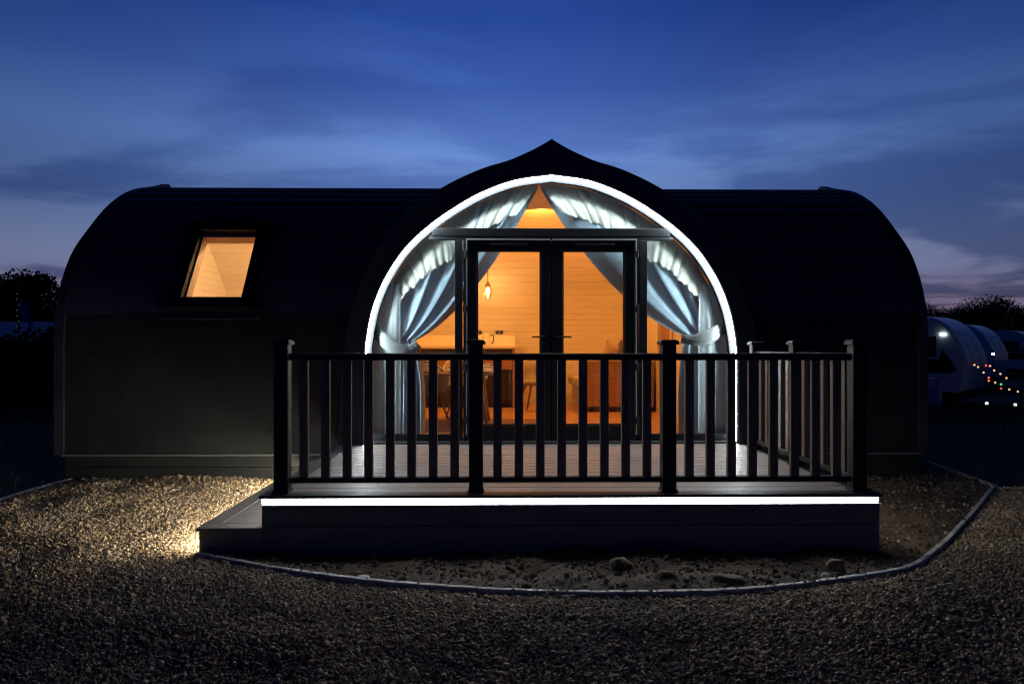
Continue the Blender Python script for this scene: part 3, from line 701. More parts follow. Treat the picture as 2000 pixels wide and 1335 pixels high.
# sofa with its flat side panel towards the camera
so = empty('sofa', 'beige sofa side on with flat wooden end panel by the right wall', 'sofa', loc=(1.7, 10.9, .45))
KB(B(1.29, 2.30, 10.28, 10.34, .53, 1.215), 'end_panel', M_oak, so, bevel=.004)
KB(B(1.29, 2.30, 10.27, 10.35, 1.216, 1.232), 'arm_cap', mat('pale_edge', (.75, .62, .45), .4), so)
KB(B(1.20, 2.25, 10.345, 11.62, .56, .80), 'base', M_fabric, so, bevel=.02)
KB(B(1.12, 2.1, 10.345, 10.98, .805, .97).box(1.12, 2.1, 10.99, 11.62, .805, .97), 'seat_cushion', M_fabric, so, bevel=.05)
KB(B(1.98, 2.30, 10.36, 11.62, .97, 1.34), 'backrest', M_fabric, so, bevel=.06)
KB(B(1.3, 2.2, 10.30, 11.6, .45, .528), 'plinth', M_dark, so)
def cushion(x, y, z, rz, tilt, m, lb):
    rows = []
    for i in range(13):
        u = -1 + i / 6; r = []
        for j in range(13):
            v = -1 + j / 6; t = .075 * max(0, (1 - abs(u) ** 3) * (1 - abs(v) ** 3)) ** .5
            k = 1 - .06 * (1 - u * u) * abs(v) - .06 * (1 - v * v) * abs(u); r.append((u * .21 * k, v * .21 * k, t))
        rows.append(r)
    mb = MB().grid(rows); mb.grid([[(a, b, -c) for a, b, c in r] for r in rows])
    o = mb.build('cushion', m, smooth=True); o.location = (x, y, z); o.rotation_euler = (R(90 + tilt), R(12), rz)
    return tag(o, lb, 'cushion', 'cushions on the sofa')
cushion(1.75, 10.55, 1.29, R(20), 12, mat('cushion_beige', (.55, .46, .38), .9, bump=.3, bscale=150), 'beige cushion leaning on the sofa behind its end panel')
cushion(1.88, 10.62, 1.31, R(65), 5, mat('cushion_grey', (.16, .14, .13), .9, bump=.3, bscale=150), 'darker patterned cushion behind the beige one on the sofa')
# dining table with place settings
tb = empty('dining_table', 'oak dining table close behind the left side pane', 'table', loc=(-.68, 8.65, .45))
KB(B(-1.28, -.10, 8.08, 9.15, 1.095, 1.125), 'tabletop', M_oak, tb, bevel=.006)
for x, y in ((-1.15, 8.2), (-.22, 8.2), (-1.15, 9.02), (-.22, 9.02)):
    dx, dy = (.05 if x > -.7 else -.05), (.04 if y > 8.6 else -.04); KB(MB().tube([(x - dx, y, 1.09), (x + dx, y + dy, .452)], [.035, .018], 10), 'leg', M_oak, tb, smooth=True)
ps = [(-1.12, 8.30), (-.86, 8.26), (-.58, 8.33), (-.20, 8.28)]; wh = ['nearest the left curtain', 'second from the left curtain', 'third from the left curtain', 'nearest the double doors']
pp = None
for i, (x, y) in enumerate(ps):
    if pp is None:
        pp = empty('plate_stack', None, 'plates', 'stacked plates on the dining table')
        for q, (r_, z) in enumerate(((.125, .002), (.115, .030), (.10, .058), (.075, .090))):
            MB().lathe((0, 0, z), [(0, .0), (r_ * .6, .0), (r_ * .95, .012), (r_, .016), (r_ * .96, .018), (r_ * .6, .006), (0, .006)], 28).build('plate', M_china, pp, smooth=True)
        e = pp; e.location = (x, y, 1.126)
    else: e = dup(pp, (x, y, 1.126), i)
    e['label'] = 'stack of white plates on the dining table, ' + wh[i]
# tub chairs
def make_chair():
    c = empty('tub_chair', None, 'chair', 'tub chairs in the living room')
    rows = []
    for i in range(25):
        a = math.pi * (-.62 + 1.24 * i / 24); h = .40 * (math.cos(a * .62) ** 1.2)
        rows.append([(math.sin(a) * .20, math.cos(a) * .18, .42), (math.sin(a) * .26, math.cos(a) * .23, .44), (math.sin(a) * .29, math.cos(a) * .27, .44 + h * .5), (math.sin(a) * .30, math.cos(a) * .29, .44 + h)])
    mb = MB().grid(rows); o = mb.build('shell', mat('shell_grey', (.34, .30, .27), .6), c, smooth=True); m = o.modifiers.new('s', 'SOLIDIFY'); m.thickness = .02
    MB().tube([r[3] for r in rows], .012, 8).build('piping', M_cream, c, smooth=True)
    MB().lathe((0, 0, .42), [(0, -.02), (.22, -.02), (.26, .01), (.25, .05), (.1, .065), (0, .065)]).build('seat', mat('seat_grey', (.30, .27, .24), .9), c, smooth=True)
    for sx in (-1, 1):
        for sy in (-1, 1): MB().tube([(sx * .12, sy * .12, .40), (sx * .24, sy * .23, .0)], [.022, .012], 8).build('leg', M_oak, c, smooth=True)
    return c
ch = make_chair(); ch.location = (-.98, 8.75, .451); ch.rotation_euler[2] = R(160); ch['label'] = 'grey tub chair with wooden legs tucked at the dining table'
dup(ch, (-.50, 9.35, .451), R(10), 'grey tub chair on the far side of the dining table')
dup(ch, (.52, 10.45, .451), R(-25), 'grey tub chair standing alone between kitchen unit and sofa')
rg = B(-1.5, .55, 7.95, 9.25, .4505, .460).build('rug', mat('rug_brown', (.20, .10, .06), .95, var=.3, vscale=30, bump=.4, bscale=200), None, bevel=.003)
tag(rg, 'dark brown rug on the floor under the dining table', 'rug')

# ================================================================= GROUND
def poly_mesh(name, pts, z, m, kind='structure'):
    bm = bmesh.new(); vs = [bm.verts.new((x, y, z)) for x, y in pts]; es = [bm.edges.new((vs[i], vs[(i + 1) % len(vs)])) for i in range(len(vs))]
    bmesh.ops.triangle_fill(bm, edges=es, use_beauty=True, normal=(0, 0, 1))
    me = bpy.data.meshes.new(name); bm.to_mesh(me); bm.free(); me.materials.append(m); o = bpy.data.objects.new(name, me); col.objects.link(o); o['kind'] = kind; return o
# meadow sheet: level by the pod, falling gently away behind it, out to the horizon
xs = [-900, -300, -120, -60, -30, -15, -8, -4, 0, 4, 8, 15, 30, 60, 120, 300, 900]; ys = [-60, -10, 0, 4, 8, 12, 15, 20, 26, 35, 60, 120, 300, 900]
def gz(y): return -.035 - .28 * min(1, max(0, (y - 9) / 10)) ** 1.2
g = MB().grid([[(x, y, gz(y)) for x in xs] for y in ys]).build('ground', M_grass); tag(g, kind='structure')
kerb = [(-2.10, 4.74), (-1.82, 4.60), (-1.45, 4.42), (-.88, 4.20), (-.37, 4.07), (.06, 4.0), (.51, 3.96), (.95, 3.96), (1.41, 3.995), (1.93, 4.12), (2.52, 4.32), (2.79, 4.50), (3.27, 4.97), (4.05, 5.81), (5.04, 6.91)]
kerbc = catmull(kerb[:12], 5) + kerb[12:]
leftk = [(-4.66, 7.50), (-4.70, 6.88), (-4.70, 6.40), (-4.85, 5.7), (-5.2, 4.6), (-5.8, 2.5)]
grav = leftk[::-1][:0] + [(-5.8, 1.0)] + leftk[::-1] + [(-2.10, 7.50)] + kerbc + [(5.3, 6.75), (6.5, 6.2), (9.5, 5.4), (9.5, 1.0)]
poly_mesh('gravel_bed', grav, -.012, M_gbase)
bed = kerbc + [(5.30, 8.4), (4.7, 8.6), (2.6, 7.6), (2.6, 4.9), (-1.6, 4.9)]
def inside(P, X, Y):
    P = np.array(P); c = np.zeros(len(X), bool); j = len(P) - 1
    for i in range(len(P)):
        xi, yi = P[i]; xj, yj = P[j]
        with np.errstate(divide='ignore', invalid='ignore'):
            t = ((yi > Y) != (yj > Y)) & (X < (xj - xi) * (Y - yi) / (yj - yi + 1e-12) + xi)
        c ^= t; j = i
    return c
def vnoise(X, Y, sc, seed):
    r = np.random.default_rng(seed); T = r.random((64, 64)); x = X * sc; y = Y * sc; xi = np.floor(x).astype(int); yi = np.floor(y).astype(int); fx = x - xi; fy = y - yi
    fx = fx * fx * (3 - 2 * fx); fy = fy * fy * (3 - 2 * fy); g = lambda a, b: T[a % 64, b % 64]
    return (g(xi, yi) * (1 - fx) + g(xi + 1, yi) * fx) * (1 - fy) + (g(xi, yi + 1) * (1 - fx) + g(xi + 1, yi + 1) * fx) * fy
# soil bed relief
nx, ny = 190, 130; GX, GY = np.meshgrid(np.linspace(-2.1, 5.4, nx), np.linspace(3.93, 8.5, ny))
fx_, fy_ = GX.ravel(), GY.ravel(); ins_ = inside(bed, fx_, fy_)
hz = .05 * vnoise(fx_, fy_, 1.6, 1) + .045 * vnoise(fx_, fy_, 5, 2) + .02 * vnoise(fx_, fy_, 14, 3) - .055
far_k = np.full(len(fx_), 9.0)
for (a, b_) in kerbc: far_k = np.minimum(far_k, np.hypot(fx_ - a, fy_ - b_))
hz = np.where(ins_, np.minimum(hz, .012 + .2 * np.maximum(0, far_k - .1)), -.03)
me = MB(); me.v = [tuple(p) for p in np.c_[fx_, fy_, hz].tolist()]; me.f = [(i * nx + j, i * nx + j + 1, (i + 1) * nx + j + 1, (i + 1) * nx + j) for i in range(ny - 1) for j in range(nx - 1) if ins_[i * nx + j] or ins_[(i + 1) * nx + j + 1]]
tag(me.build('soil', M_soil, smooth=True), kind='structure')
def strip(P, w, z0, z1):
    mb = MB(); rows = []; n = len(P)
    for i, p in enumerate(P):
        a = Vector(P[max(0, i - 1)]); b_ = Vector(P[min(n - 1, i + 1)]); t = (b_ - a).normalized(); nn = Vector((-t.y, t.x)) * w / 2; p = Vector(p); zz = z1 + .0012 * math.sin(i * 1.7)
        rows.append([(p.x - nn.x, p.y - nn.y, z0), (p.x - nn.x, p.y - nn.y, zz), (p.x + nn.x, p.y + nn.y, zz), (p.x + nn.x, p.y + nn.y, z0)])
    return mb.grid(rows, True)
kb = MB(); kpts = resample(kerbc, .05); i = 0
while i < len(kpts) - 3:      # flexible edging laid in lengths with small joints
    seg = kpts[i:i + 22]; seg[-1] = (seg[-1][0] * .9 + seg[-2][0] * .1, seg[-1][1] * .9 + seg[-2][1] * .1)
    if len(seg) > 2: q = strip(seg, .034, -.05, .029 + random.uniform(-.002, .002)); kb.add(q.v, q.f)
    i += 21; s2 = strip([(5.04, 6.90), (5.16, 7.6), (5.26, 8.35)], .05, -.05, .03); kb.add(s2.v, s2.f)
s3 = strip([(5.06, 6.88), (5.4, 6.72), (6.5, 6.22), (9.4, 5.42)], .035, -.05, .012); kb.add(s3.v, s3.f)
s4 = strip(leftk, .045, -.05, .022); kb.add(s4.v, s4.f)
tag(kb.build('kerb', M_kerb, bevel=.004), kind='structure')

def pebble_mat(name, cols, rough=.75, patch=False):
    m = bpy.data.materials.new(name); m.use_nodes = True; t = m.node_tree; b = t.nodes['Principled BSDF']; b.inputs['Roughness'].default_value = rough
    o = t.nodes.new('ShaderNodeObjectInfo'); r = t.nodes.new('ShaderNodeValToRGB'); r.color_ramp.interpolation = 'CONSTANT'
    el = r.color_ramp.elements
    while len(el) > 1: el.remove(el[0])
    el[0].color = (*cols[0], 1)
    for i, c in enumerate(cols[1:]): e = el.new((i + 1) / len(cols)); e.color = (*c, 1)
    t.links.new(o.outputs['Random'], r.inputs[0]); src = r.outputs[0]
    if patch:      # broad paler and darker drifts in the gravel colour
        g = t.nodes.new('ShaderNodeNewGeometry'); n = t.nodes.new('ShaderNodeTexNoise'); n.inputs['Scale'].default_value = 1.7; n.inputs['Detail'].default_value = 5; n.inputs['Roughness'].default_value = .65
        t.links.new(g.outputs['Position'], n.inputs['Vector']); q = t.nodes.new('ShaderNodeMapRange'); q.inputs['From Min'].default_value = .35; q.inputs['From Max'].default_value = .65; q.inputs['To Min'].default_value = .68; q.inputs['To Max'].default_value = 1.25
        t.links.new(n.outputs[0], q.inputs[0]); v = t.nodes.new('ShaderNodeVectorMath'); v.operation = 'SCALE'; t.links.new(src, v.inputs[0]); t.links.new(q.outputs[0], v.inputs['Scale']); src = v.outputs[0]
    t.links.new(src, b.inputs['Base Color']); return m
def scatter(name, P, S, Rt, m, shape='ico', sub=2):
    me = bpy.data.meshes.new(name); me.vertices.add(len(P)); me.vertices.foreach_set('co', P.astype(np.float32).ravel())
    a = me.attributes.new('scl', 'FLOAT_VECTOR', 'POINT'); a.data.foreach_set('vector', S.astype(np.float32).ravel())
    a = me.attributes.new('rot', 'FLOAT_VECTOR', 'POINT'); a.data.foreach_set('vector', Rt.astype(np.float32).ravel())
    me.materials.append(m); o = bpy.data.objects.new(name, me); col.objects.link(o)
    gt = bpy.data.node_groups.new(name, 'GeometryNodeTree'); gt.interface.new_socket('Geometry', in_out='INPUT', socket_type='NodeSocketGeometry'); gt.interface.new_socket('Geometry', in_out='OUTPUT', socket_type='NodeSocketGeometry')
    n = gt.nodes; l = gt.links; gi = n.new('NodeGroupInput'); go = n.new('NodeGroupOutput'); ip = n.new('GeometryNodeInstanceOnPoints')
    if shape == 'ico':
        ic = n.new('GeometryNodeMeshIcoSphere'); ic.inputs['Radius'].default_value = 1; ic.inputs['Subdivisions'].default_value = sub
        sp_ = n.new('GeometryNodeSetPosition'); nz = n.new('ShaderNodeTexNoise'); nz.inputs['Scale'].default_value = 1.1; nz.inputs['Detail'].default_value = 1
        sb = n.new('ShaderNodeVectorMath'); sb.operation = 'SUBTRACT'; sb.inputs[1].default_value = (.5, .5, .5); sc_ = n.new('ShaderNodeVectorMath'); sc_.operation = 'SCALE'; sc_.inputs['Scale'].default_value = 1.1
        l.new(ic.outputs[0], sp_.inputs[0]); l.new(nz.outputs[1], sb.inputs[0]); l.new(sb.outputs[0], sc_.inputs[0]); l.new(sc_.outputs[0], sp_.inputs['Offset'])
        last = sp_.outputs[0]
    else:
        cn = n.new('GeometryNodeMeshCone'); cn.inputs['Vertices'].default_value = 3; cn.inputs['Radius Bottom'].default_value = .06; cn.inputs['Depth'].default_value = 1.0; last = cn.outputs[0]
    sm = n.new('GeometryNodeSetMaterial'); sm.inputs['Material'].default_value = m
    l.new(last, sm.inputs[0]); l.new(sm.outputs[0], ip.inputs['Instance']); l.new(gi.outputs[0], ip.inputs['Points'])
    for nm, tgt in (('scl', 'Scale'), ('rot', 'Rotation')):
        na = n.new('GeometryNodeInputNamedAttribute'); na.data_type = 'FLOAT_VECTOR'; na.inputs['Name'].default_value = nm; l.new(na.outputs[0], ip.inputs[tgt])
    l.new(ip.outputs[0], go.inputs[0]); md = o.modifiers.new('scatter', 'NODES'); md.node_group = gt
    tag(o, kind='stuff'); return o
def gravel_points(n):
    Y = rng.uniform(2.45, 7.6, n); w = .80 * Y + .5; keep = rng.random(n) < w / 6.6; Y = Y[keep]; w = w[keep]; X = rng.uniform(-1, 1, len(Y)) * w
    k = inside(grav, X, Y) & ~((X > -2.12) & (X < 2.6) & (Y > 4.80) & (Y < 7.45)); X, Y = X[k], Y[k]
    Z = .060 * (vnoise(X + 20, Y, .9, 5) - .5) + .040 * (vnoise(X + 20, Y, 3.1, 6) - .5) + rng.uniform(-.004, .009, len(X))
    dk = np.full(len(X), 9.0); KP = np.array(resample(kerbc + [(5.04, 6.91)], .1) + resample(leftk, .1))
    for a, b_ in KP: dk = np.minimum(dk, np.hypot(X - a, Y - b_))
    Z = np.maximum(Z * np.clip(dk / .5, .1, 1) + .012 - .014 * np.clip(1 - dk / .25, 0, 1), -.006)
    return np.c_[X, Y, Z]
P = gravel_points(800000); S = rng.lognormal(math.log(.0056), .46, len(P))[:, None] * rng.uniform(.65, 1.35, (len(P), 3)); S = np.minimum(S, .022)
far_s = 1 + .12 * np.clip(P[:, 1] - 4.5, 0, 3); S *= far_s[:, None]
M_peb = pebble_mat('pebbles', [(.33, .24, .13), (.25, .18, .10), (.40, .31, .19), (.17, .13, .09), (.47, .39, .27), (.20, .17, .13), (.35, .24, .12), (.26, .21, .15), (.11, .10, .085), (.29, .25, .20), (.38, .28, .16), (.18, .14, .09)], patch=True)
kk = np.array(kerbc); pi_ = rng.integers(0, len(kk) - 1, 130); tt = rng.random((130, 1)); spill = kk[pi_] * (1 - tt) + kk[pi_ + 1] * tt + rng.normal(0, .022, (130, 2))
P = np.r_[P, np.c_[spill, rng.uniform(.024, .034, 130)]]; S = np.r_[S, rng.uniform(.004, .010, (130, 3))]
go_ = scatter('gravel', P, S, rng.uniform(0, 6.28, (len(P), 3)), M_peb, sub=1)
# clods and stones in the soil bed
n = 26000; X = rng.uniform(-2.1, 5.3, n); Y = rng.uniform(3.9, 8.4, n); k = inside(bed, X, Y) & ~((X > -2.1) & (X < 2.65) & (Y > 4.82)); X, Y = X[k], Y[k]
jx = np.clip(((X + 2.1) / 7.5 * (nx - 1)).astype(int), 0, nx - 1); iy_ = np.clip(((Y - 3.93) / 4.57 * (ny - 1)).astype(int), 0, ny - 1); Z = hz[iy_ * nx + jx]
S = rng.lognormal(math.log(.0065), .55, len(X))[:, None] * rng.uniform(.6, 1.4, (len(X), 3)); S = np.minimum(S, .022)
scatter('soil_clods', np.c_[X, Y, Z + .002], S, rng.uniform(0, 6.28, (len(X), 3)), pebble_mat('clods', [(.10, .07, .04), (.07, .05, .03), (.13, .09, .05), (.09, .065, .045), (.22, .19, .15), (.06, .045, .03), (.11, .08, .05), (.08, .06, .035)], .9), sub=2)
# grass
n = 60000; X = np.r_[rng.uniform(4.6, 17, n // 2), rng.uniform(-16, -4.6, n // 2)]; Y = rng.uniform(5.6, 20, n); k = ~inside(grav, X, Y) & ~inside(bed, X, Y) & (np.abs(X) < .85 * Y + .5); X, Y = X[k], Y[k]
H = rng.uniform(.03, .09, len(X)) * (1 + .04 * Y); Z = np.array([gz(y) for y in Y])
scatter('grass', np.c_[X, Y, Z + .02], np.c_[H * .9, H * .5, H], np.c_[rng.normal(0, .35, len(X)), rng.normal(0, .35, len(X)), rng.uniform(0, 6.28, len(X))], mat('grass_blade', (.016, .030, .006), .8), 'cone')
# rocks
def rock(x, y, r, sc, lb, m=None, seed=0):
    rr = random.Random(seed); bm = bmesh.new(); bmesh.ops.create_icosphere(bm, subdivisions=3, radius=1)
    dirs = [Vector((rr.gauss(0, 1), rr.gauss(0, 1), rr.gauss(0, 1))).normalized() for _ in range(9)]; hs = [rr.uniform(.55, .85) for _ in dirs]
    for v in bm.verts:
        for d, h in zip(dirs, hs):
            q = v.co.dot(d)
            if q > h: v.co -= d * (q - h) * .9
        v.co += v.co.normalized() * rr.uniform(-.02, .02)
        v.co = Vector((v.co.x * sc[0], v.co.y * sc[1], v.co.z * sc[2])) * r
    me = bpy.data.meshes.new('rock'); bm.to_mesh(me); bm.free(); me.materials.append(m or M_rock); o = bpy.data.objects.new('rock', me); col.objects.link(o)
    for p_ in me.polygons: p_.use_smooth = True
    o.location = (x, y, .0 + r * sc[2] * .45); tag(o, lb, 'rock', 'rocks in the soil bed')
M_rock = mat('rock', (.17, .12, .07), .9, var=.4, vscale=20, bump=.8, bscale=70)
rock(1.38, 4.16, .10, (1, .6, .42), 'flat tan rock lying against the kerb, broadest of the rocks', seed=1)
rock(2.17, 4.40, .065, (1.2, .8, .7), 'rounded brown rock near the right front corner of the deck', seed=2)
rock(1.02, 4.22, .07, (1, .7, .6), 'brown rock left of the flat tan one inside the kerb', seed=3)
rock(2.02, 4.22, .035, (1, .8, .8), 'small pale stone in front of the rounded brown rock', mat('pale_stone', (.42, .40, .36), .8, bump=.3), 4)
rock(-.86, 4.27, .035, (1.3, .7, .45), 'small white stone on the kerb by the front left of the deck', mat('white_stone', (.6, .6, .6), .7, bump=.3), 5)
rock(.78, 4.45, .08, (1, .8, .7), 'dark lumpy rock in the shade under the middle of the deck fascia', seed=6)

# ================================================================= TREES, HEDGE
def tree(x, y, h, w, lb, seed, grp):
    r_ = random.Random(seed); root = empty('tree', lb, 'tree', grp, loc=(x, y, gz(y))); t = MB()
    t.tube([(0, 0, 0), (.1, 0, h * .3), (-.05, 0, h * .65)], [.05 * h, .035 * h, .015 * h], 8)
    cl_ = []
    for k in range(9):
        a = r_.uniform(0, 6.28); rr = w * .5 * r_.uniform(.2, .75); z = h * r_.uniform(.38, .86); c = Vector((math.cos(a) * rr, math.sin(a) * rr, z)); cl_.append((c, w * r_.uniform(.18, .34)))
        t.tube([(0, 0, h * .35), tuple(c * .6 + Vector((0, 0, h * .15))), tuple(c)], [.018 * h, .01 * h, .004 * h], 5)
    for k in range(10): cl_.append((Vector((r_.uniform(-.55, .55) * w, r_.uniform(-.3, .3) * w, h * r_.uniform(.12, .5))), w * r_.uniform(.12, .26)))
    cl_.append((Vector((r_.uniform(-.2, .2) * w, 0, h * .9)), w * .16))
    t.build('trunk', M_bark, root)
    vs, fs = [], []; g_ = np.random.default_rng(seed)
    for c, rad in cl_:
        n_ = int(1200 * (rad / (w * .25)) ** 2); d = g_.normal(0, 1, (n_, 3)); d /= np.linalg.norm(d, axis=1)[:, None]; d *= (g_.random((n_, 1)) ** .35) * rad * (1 + .11 * g_.normal(0, 1, (n_, 1))); d[:, 2] *= .75
        for q in d:
            p = Vector(q) + c; s_ = h * r_.uniform(.009, .021); u = Vector((r_.gauss(0, 1), r_.gauss(0, 1), r_.gauss(0, 1))).normalized(); v = u.orthogonal().normalized()
            o = len(vs); vs += [tuple(p + u * s_), tuple(p + v * s_ * .7), tuple(p - u * s_), tuple(p - v * s_ * .7)]; fs.append((o, o + 1, o + 2, o + 3))
    me = bpy.data.meshes.new('crown'); me.from_pydata(vs, [], fs); me.materials.append(M_leaf); o = bpy.data.objects.new('crown', me); col.objects.link(o); o.parent = root
kL = 'trees on the skyline behind the hedge'; kR = 'trees on the skyline behind the caravans'
tree(-41, 46, 5.6, 6, 'low dark tree on the left skyline at the edge of the photo', 21, kL)
tree(-36.6, 45, 5.7, 6, 'dark tree on the left skyline beside the flag', 22, kL)
tree(-32.9, 46, 6.1, 5, 'dark tree above the string of lights on the left skyline', 23, kL)
tree(-29.9, 45, 6.5, 5.4, 'tallest dark tree on the left skyline against the end of the pod', 24, kL)
tree(-26.2, 45, 6.6, 5, 'dark tree partly hidden by the left end of the pod', 25, kL)
xsT = [34, 37.4, 40.2, 43.2, 46.2, 49.5, 53]; hT = [5.3, 5.6, 5.2, 6.0, 5.2, 5.9, 5.0]
lT = ['dark tree on the right skyline partly hidden by the pod', 'bushy dark tree on the right skyline just clear of the pod', 'low dark tree above the roof of the nearest caravan', 'spiky dark tree standing highest above the caravans', 'low dark tree right of the spiky tree above the caravans', 'rounded dark tree above the third caravan', 'dark tree at the far right end of the skyline']
for x, h, lb in zip(xsT, hT, lT): tree(x, 60, h, 6, lb, int(x * 10), kR)
def hedge(name, x0, x1, y, h, th, lb, seed):
    g_ = np.random.default_rng(seed); n_ = int((x1 - x0) * h * 190); vs, fs = [], []
    X = g_.uniform(x0, x1, n_); Zb = h * (1 + .08 * np.sin(X * 1.7) + .05 * np.sin(X * 5.1)); Z = Zb * g_.random(n_) ** .8; Yv = y + g_.uniform(-th, th, n_)
    for a, b_, c in zip(X, Yv, Z):
        u = Vector(g_.normal(0, 1, 3)).normalized(); v = u.orthogonal().normalized(); s_ = g_.uniform(.05, .11); p = Vector((a, b_, c + gz(y))); o = len(vs)
        vs += [tuple(p + u * s_), tuple(p + v * s_ * .7), tuple(p - u * s_), tuple(p - v * s_ * .7)]; fs.append((o, o + 1, o + 2, o + 3))
    mb = MB(); mb.v, mb.f = vs, fs; mb.box(x0, x1, y - th * .6, y + th * .6, gz(y), gz(y) + h * .85)
    return tag(mb.build(name, M_leaf), lb, 'hedge')
hedge('hedge', -24, -12, 21, 2.15, .5, 'dark clipped hedge left of the pod in front of the pale roof', 3)
hedge('hedge', 26, 62, 57, 2.6, 1.2, 'low dark hedge running behind the parked caravans', 4)
# pale roofed building, flag and light pole at the left
sh_ = empty('shed', 'long low building with pale roof behind the left hedge', 'building', loc=(-24, 31, gz(31)))
B(-12, 4, -2, 2, 0, 1.9).build('wall', M_skirt, sh_)
MB().grid([[(x, -2.4, 1.95), (x, 0, 2.85), (x, 2.4, 1.95)] for x in (-12.4, 4.4)]).build('roof', mat('pale_roof', (.34, .38, .45), .4, var=.3, vscale=1.5), sh_)
fg = empty('feather_flag', 'blue feather flag leaning on its pole above the left hedge', 'flag', loc=(-18.9, 27.5, gz(27.5)))
MB().tube([(.35, 0, 0), (.2, 0, 2.2), (-.25, 0, 3.7)], [.03, .02, .012], 6).build('pole', M_black, fg)
MB().grid([[(-.25 + .005, .02, 3.68), (-.30, .0, 3.55)], [(-.05, .03, 3.35), (-.35, -.02, 3.2)], [(.1, .0, 3.0), (-.25, .03, 2.95)], [(.22, .02, 2.55), (.10, .0, 2.50)]]).build('banner', mat('flag_blue', (.10, .17, .55), .7), fg)
lp_ = empty('light_pole', 'thin pole wound with faint lights above the left hedge', 'light pole', loc=(-19.55, 27.9, gz(27.9)))
MB().tube([(0, 0, 0), (.02, 0, 4.3)], .03, 6).build('pole', M_black, lp_)
M_dim = emis('dim_bulb', (1, .75, .5), .09)
for k in range(9): MB().lathe((.05 * math.cos(k * 2.1), -.05, 2.1 + .22 * k), [(0, -.03), (.025, 0), (0, .03)], 6).build('bulb', M_dim, lp_)

# ================================================================= CARAVANS
def make_caravan():
    c = empty('caravan', None, 'caravan', 'touring caravans parked in a row beyond the pod')
    # side profile in (x, z): nose towards +x
    pr = [(-5.6, .36), (-5.7, 1.2), (-5.6, 2.3), (-5.3, 2.62), (-3.5, 2.70), (-1.6, 2.70), (-1.05, 2.66), (-.72, 2.54), (-.45, 2.32), (-.22, 1.98), (-.04, 1.58), (.03, 1.2), (.0, .75), (-.08, .42), (-.2, .36)]
    pr = catmull(pr[2:13], 5); full = [(-5.6, .36), (-5.7, 1.2)] + pr + [(-.08, .42), (-.2, .36)]
    W = 1.12
    MB().prism(full, -W, W).build('body', M_van, c, bevel=.04)
    MB().prism([(-5.5, .12), (-.3, .12), (-.25, .355), (-5.5, .355)], -W + .1, W - .1).build('chassis', M_black, c)
    def nose(t):   # point on nose curve
        q = [p for p in pr if p[0] > -1.2]; f = t * (len(q) - 1); i = min(int(f), len(q) - 2); f -= i
        return Vector((q[i][0] + (q[i + 1][0] - q[i][0]) * f, q[i][1] + (q[i + 1][1] - q[i][1]) * f))
    M_nw = mat('nose_window', (.42, .50, .58), .2)
    for ya, yb in ((-.98, -.40), (-.34, .34), (.40, .98)):
        rows = []
        for k in range(7):
            p = nose(.52 + .34 * k / 6) + Vector((.012, .006)); rows.append([(p.x, ya, p.y), (p.x, yb, p.y)])
        MB().grid(rows).build('nose_window', M_nw, c)
    rows = []
    for k in range(9):
        p = nose(.06 + .40 * k / 8) + Vector((.008, .012)); rows.append([(p.x, -.9, p.y), (p.x, .9, p.y)])
    MB().grid(rows).build('roof_panel', mat('roof_panel', (.70, .74, .80), .25), c)
    B(-1.55, -.72, -W - .012, -W + .01, 1.42, 2.05).build('side_window', M_vanglass, c)
    MB().prism([(-2.4, .95), (-.40, .95), (-.20, 1.02), (-.21, 1.12), (-.56, 1.66), (-.66, 1.36), (-2.4, 1.34)], -W - .008, -W + .01).build('side_graphic', M_black, c)
    B(-.62, -.46, -W - .05, -W, 2.08, 2.14).build('awning_light', emis('awning_light', (.8, 1, .92), 4.0), c)
    MB().tube([(-3.2, -W + .02, .0 + .33), (-3.2, -W + .22, .33)], .33, 20).build('wheel', M_black, c)
    MB().tube([(-.1, -.35, .4), (1.3, 0, .42)], .045, 6).tube([(-.1, .35, .4), (1.3, 0, .42)], .045, 6).tube([(1.15, 0, .0), (1.15, 0, .75)], .03, 6).build('drawbar', M_black, c)
    return c
cv = make_caravan(); cv.location = (14.52, 20.7, gz(20)); cv.rotation_euler[2] = R(-50)
cv['label'] = 'nearest white touring caravan, partly hidden by the right end of the pod'
dup(cv, (21.2, 28.7, gz(28)), R(-50), 'second white touring caravan, between the nearest one and the last')
dup(cv, (32.4, 40.7, gz(40)), R(-50), 'farthest white touring caravan, cut off by the edge of the photo')
for o in [o for o in bpy.data.objects if o.name.startswith('awning_light.')]:      # only the nearest caravan has its lamp lit here
    bpy.data.objects.remove(o)
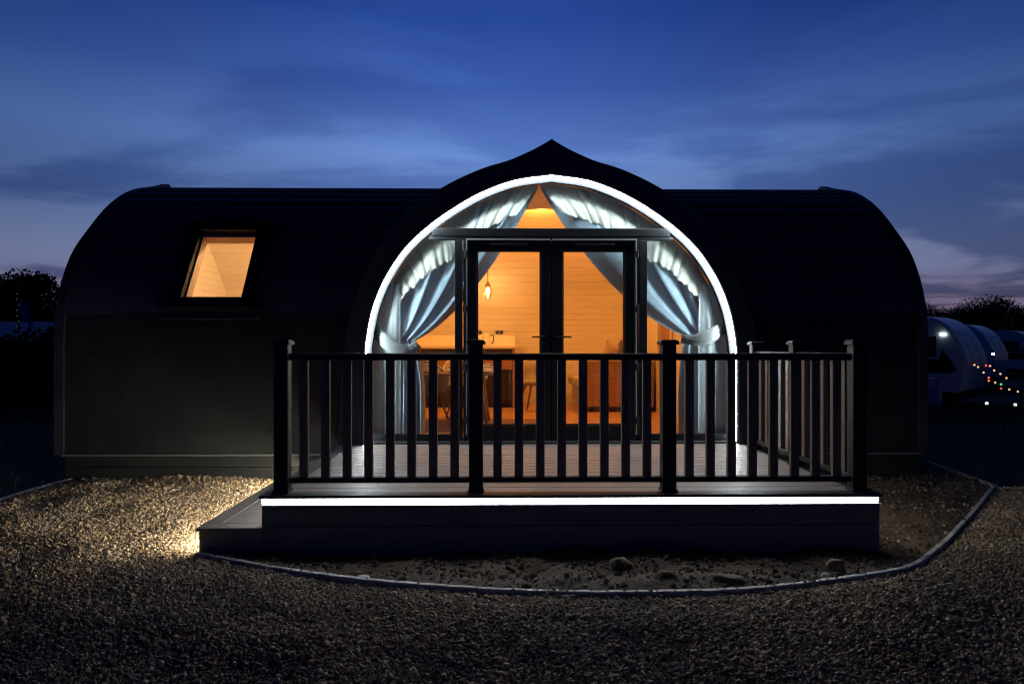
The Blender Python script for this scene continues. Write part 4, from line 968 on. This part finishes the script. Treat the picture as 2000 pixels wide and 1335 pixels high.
# string of coloured fairy lights
fl_ = empty('fairy_lights', 'string of small coloured fairy lights hanging by the caravans', 'fairy lights', loc=(13.493, 18.4, gz(19.5)))
pts = [(13.64, .90, 0), (13.75, .84, 0), (13.91, .68, 0), (14.06, .53, 1), (14.06, .44, 1), (14.25, .39, 0), (14.42, .34, 2), (14.42, .22, 3), (14.66, .19, 0), (14.91, .13, 0), (14.10, .87, 0), (14.22, .74, 0), (14.40, .64, 0), (14.58, .52, 0), (13.98, .88, 3)]
cm = [emis('bulb_amber', (1, .50, .22), 1.2), emis('bulb_red', (1, .16, .05), 1.6), emis('bulb_green', (.1, 1, .2), 1.3), emis('bulb_scarlet', (1, .08, .05), 1.6)]
for x, z, c in pts:
    o = MB().lathe((0, 0, 0), [(0, -.03), (.022, -.015), (.026, 0), (.022, .015), (0, .03)], 8).build('bulb', cm[c], fl_, smooth=True); o.location = (x * .9436 - 13.493, 0, (z - 1.45) * .9436 + 1.45 - fl_.location.z)
o = MB().tube([(x * .9436 - 13.493, .02, (z - 1.45) * .9436 + 1.45 - fl_.location.z) for x, z, _ in pts[:10]], .006, 4).build('cable', M_black, fl_)
for i, (x, z, y, lb) in enumerate(((13.75, 1.22, 18.9, 'small white lantern beside the nose of the nearest caravan'), (13.93, -.20, 19.4, 'low white ground light below the nose of the nearest caravan'), (14.76, -.24, 19.4, 'low white ground light below the fairy lights at the right'))):
    e = empty('lantern', lb, 'lantern', 'white lanterns by the caravans', loc=(x, y, z))
    MB().lathe((0, 0, 0), [(0, -.03), (.035, -.03), (.035, .03), (0, .03)], 8).build('lamp', emis('lantern_white', (.75, 1, .9), 3.0), e)
    MB().tube([(0, .03, .03), (0, .03, min(-.05, gz(y) - z))], .012, 5).build('stake', M_black, e)
# water carrier beside the nearest caravan
wc = empty('water_carrier', 'pale upright water carrier beside the end of the pod', 'water carrier', loc=(12.1, 19.0, gz(19)))
MB().lathe((0, 0, 0), [(0, 0), (.2, 0), (.24, .05), (.22, .5), (.14, .58), (.05, .6), (.05, .66), (0, .66)], 16).build('body', mat('carrier_grey', (.4, .45, .5), .5), wc, smooth=True)
MB().tube([(-.12, 0, .56), (-.14, 0, .85), (.14, 0, .85), (.12, 0, .56)], .015, 6).build('handle', M_black, wc)
